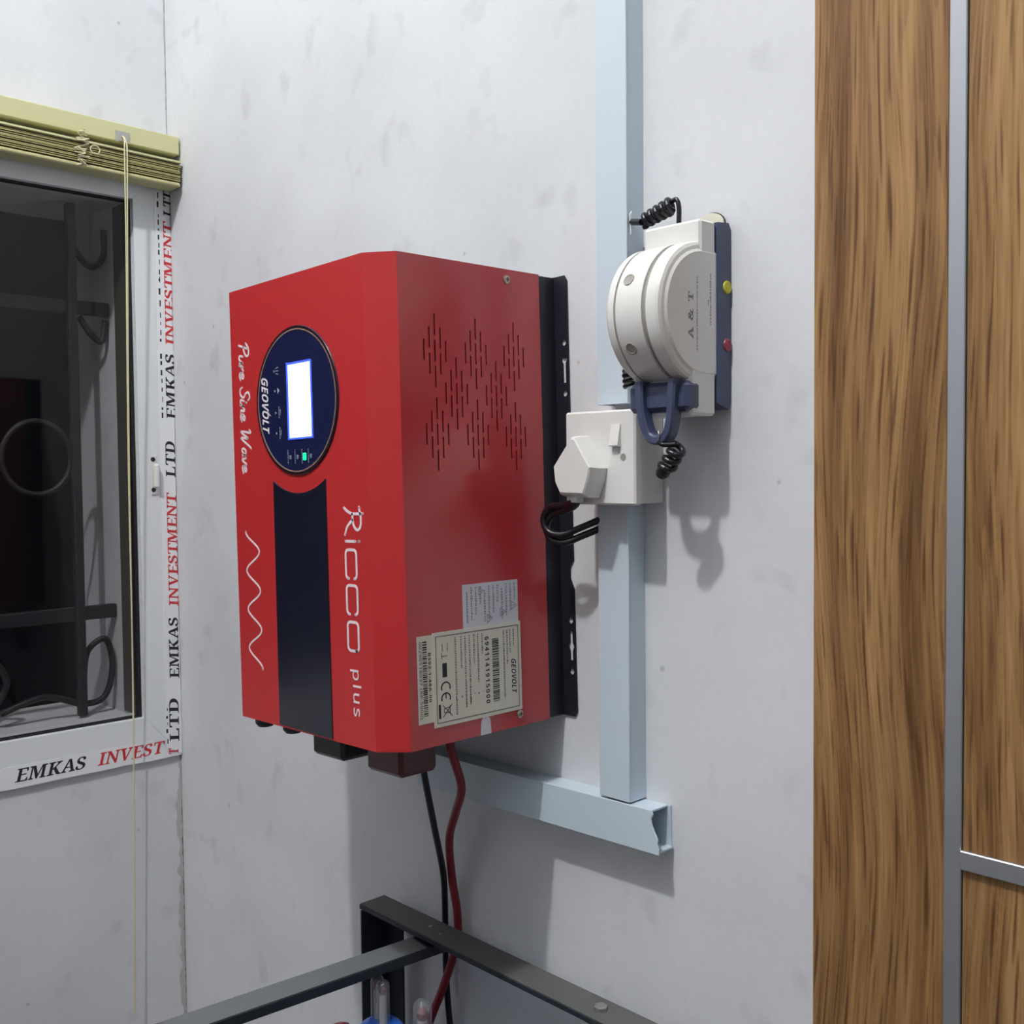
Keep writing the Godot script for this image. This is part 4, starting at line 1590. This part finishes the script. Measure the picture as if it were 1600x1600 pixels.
# ---------------------------------------------------------------- blind
func blind() -> void:
	var t := thing("venetian_blind", "pale olive venetian blind pulled up to the top of the window", "blind", Vector3(0.0, 0.5165, 0.003))
	# slopes slightly up, away from the corner
	t.rotation.x = -0.017
	var L := 1.24
	var g := Geo.new()
	g.box(Vector3(0.0120, -0.0265, 0.0), Vector3(0.0470, 0.0010, L), 0.0012)
	obj("headrail", g, M.blind, t)
	# stacked slats, each slightly crowned; the topmost tips forward
	var y := -0.0365
	for i in 12:
		g = Geo.new()
		var tilt := 0.10 if i > 0 else -0.20
		tilt += rng.randf_range(-0.05, 0.05)
		var dx := rng.randf_range(-0.0012, 0.0012) + (0.0015 if i == 0 else 0.0)
		var pts := PackedVector2Array()
		var low := PackedVector2Array()
		for k in 7:
			var f := k / 6.0
			var px := lerpf(0.0170, 0.0525, f) + dx
			var py := y + 0.0016 * (1.0 - pow(2.0 * f - 1.0, 2.0)) + (f - 0.5) * tilt * 0.035 * 0.4
			pts.append(Vector2(px, py))
			low.append(Vector2(px, py - (0.0015 if i > 0 else 0.0030)))
		low.reverse()
		pts.append_array(low)
		g.prism(pts, 0.0006 + rng.randf_range(0, 0.0016), L - 0.002)
		obj("slat", g, M.blind if i == 0 else (M.slat if i % 3 != 1 else M.slat_b), t)
		y -= 0.0026 if i > 0 else 0.0052
	g = Geo.new()
	g.box(Vector3(0.0165, y - 0.0072, 0.001), Vector3(0.0535, y - 0.0008, L - 0.002), 0.0020)
	obj("bottom_rail", g, M.rail, t)
	# cord lock on the headrail
	g = Geo.new()
	g.box(Vector3(0.0462, -0.0275, 0.0790), Vector3(0.0485, -0.0105, 0.1010), 0.0008)
	g.box(Vector3(0.0485, -0.0275, 0.0850), Vector3(0.0525, -0.0235, 0.0965), 0.0008)
	obj("cord_lock", g, M.clip, t)
	# two pull cords hanging down in front of the window
	for k in 2:
		g = Geo.new()
		var o := 0.0040 * k
		g.tube(spline3([Vector3(0.0490, -0.0180, 0.0900 + o * 0.3), Vector3(0.0560, -0.0270, 0.0890 + o * 0.5), Vector3(0.0580, -0.0500, 0.0880 + o), Vector3(0.0540, -0.20, 0.0870 + o * 0.5), Vector3(0.0440, -0.50, 0.0825 + o * 0.35), Vector3(0.0320, -0.90, 0.0740 - o * 0.1), Vector3(0.0265, -1.36, 0.0720 + o * 0.3)], 6), 0.0011, 6)
		obj("pull_cord", g, M.cord, t)
	# knotted ladder cord bunched in front of the slats
	g = Geo.new()
	var q := []
	var r := RandomNumberGenerator.new()
	r.seed = 12
	for i in 34:
		var f := i / 33.0
		q.append(Vector3(0.0560 + r.randf_range(-0.002, 0.006), lerpf(-0.024, -0.076, f) + r.randf_range(-0.005, 0.005), 0.1545 + (0.0105 if i % 2 == 0 else -0.0105) * r.randf_range(0.3, 1.1)))
	g.tube(spline3(q, 5), 0.0009, 6)
	var lp := []
	for i in 9:
		var a := TAU * i / 8.0
		lp.append(Vector3(0.0590, -0.0500 + sin(a) * 0.0060, 0.1365 + cos(a) * 0.0070))
	g.tube(spline3(lp, 4), 0.0009, 6)
	obj("ladder_cord", g, M.cord, t)


# ---------------------------------------------------------------- printed tapes
func tapes() -> void:
	# strip up the right window stile; the words read upwards
	var t := thing("printed_tape", "white tape printed in black and red up the right side of the window frame", "tape", Vector3(0.0053, 0.0, 0.012), "printed tapes on the window frame")
	var g := Geo.new()
	var cn := noise(15, 1.0, 2)
	var edge := PackedVector2Array()
	for i in 41:
		edge.append(Vector2(-0.0110 + cn.get_noise_1d(i * 3.7) * 0.0012, lerpf(-0.455, 0.470, i / 40.0)))
	for i in 41:
		edge.append(Vector2(0.0150, lerpf(0.470, -0.440, i / 40.0)))
	var face := Basis(Vector3(0, 0, 1), Vector3(0, 1, 0), Vector3(-1, 0, 0))
	g.xf = Transform3D(face, Vector3.ZERO)
	g.prism(edge, -0.0005, 0.0)
	obj("tape_strip", g, M.tape, t)
	var turn := Basis(Vector3(0, 1, 0), Vector3(0, 0, 1), Vector3(1, 0, 0))
	for k in [["T", -0.4535, -0.4440, 0.0145, true], ["LTD", -0.4330, -0.3640, 0.0125, false], ["EMKAS", -0.3310, -0.2335, 0.0102, false], ["INVESTMENT", -0.2146, -0.0341, 0.0085, true], ["LTD", -0.0084, 0.0480, 0.0088, false], ["EMKAS", 0.0839, 0.1861, 0.0055, false], ["INVESTMENT", 0.2012, 0.3940, 0.0042, true], ["LTD", 0.4030, 0.4470, 0.0030, false]]:
		g = Geo.new()
		g.xf = Transform3D(turn, Vector3(0.0005, (k[1] + k[2]) * 0.5, k[3] - 0.0120 + 0.0008))
		g.add_mesh(lettering(k[0], "Droid Serif", true, absf(k[2] - k[1]), 0.0160, 0.0002, 0.14))
		obj("lettering", g, M.tape_red if k[4] else M.ink, t)
	# cut-off row of print along the tape's inner edge
	var pr := Geo.new()
	for k in [[-0.435, -0.375], [0.085, 0.190], [0.205, 0.30], [0.30, 0.40], [0.415, 0.45]]:
		var y: float = k[0]
		while y < k[1]:
			var w := rng.randf_range(0.003, 0.010)
			var zz := 0.0118 if y < -0.3 else 0.0078
			pr.box(Vector3(0.0005, y, zz), Vector3(0.0007, y + w, zz + rng.randf_range(0.0008, 0.0030)))
			y += w + rng.randf_range(0.003, 0.010)
	obj("print", pr, M.ink, t)
	# strip along the bottom rail
	t = thing("printed_tape", "white tape printed in black and red along the bottom of the window frame", "tape", Vector3(0.0053, -0.455, 0.12), "printed tapes on the window frame")
	g = Geo.new()
	var lo := PackedVector2Array()
	for i in 31:
		lo.append(Vector2(lerpf(-0.1085, 1.10, i / 30.0), -0.0015 + cn.get_noise_1d(90 + i * 2.3) * 0.0015))
	lo.append(Vector2(1.10, 0.034))
	lo.append(Vector2(-0.072, 0.030))
	lo.append(Vector2(-0.0960, 0.0035))
	g.xf = Transform3D(face, Vector3.ZERO)
	g.prism(lo, -0.0012, -0.0007)
	obj("tape_strip", g, M.tape, t)
	# words run towards the corner: text x is -z
	var along := Basis(Vector3(0, 0, -1), Vector3(0, 1, 0), Vector3(1, 0, 0))
	for k in [["EMKAS", 0.2590, 0.1545, false], ["INVEST", 0.1380, 0.0300, true], ["LTD", 0.3700, 0.3150, false], ["INVESTMENT", 0.6000, 0.4000, true], ["EMKAS", 0.7400, 0.6350, false]]:
		g = Geo.new()
		g.xf = Transform3D(along, Vector3(0.0012, 0.0165, (k[1] + k[2]) * 0.5 - 0.12))
		g.add_mesh(lettering(k[0], "Droid Serif", true, absf(k[2] - k[1]) - 0.004, 0.0190, 0.0002, 0.26))
		obj("lettering", g, M.tape_red if k[3] else M.ink, t)
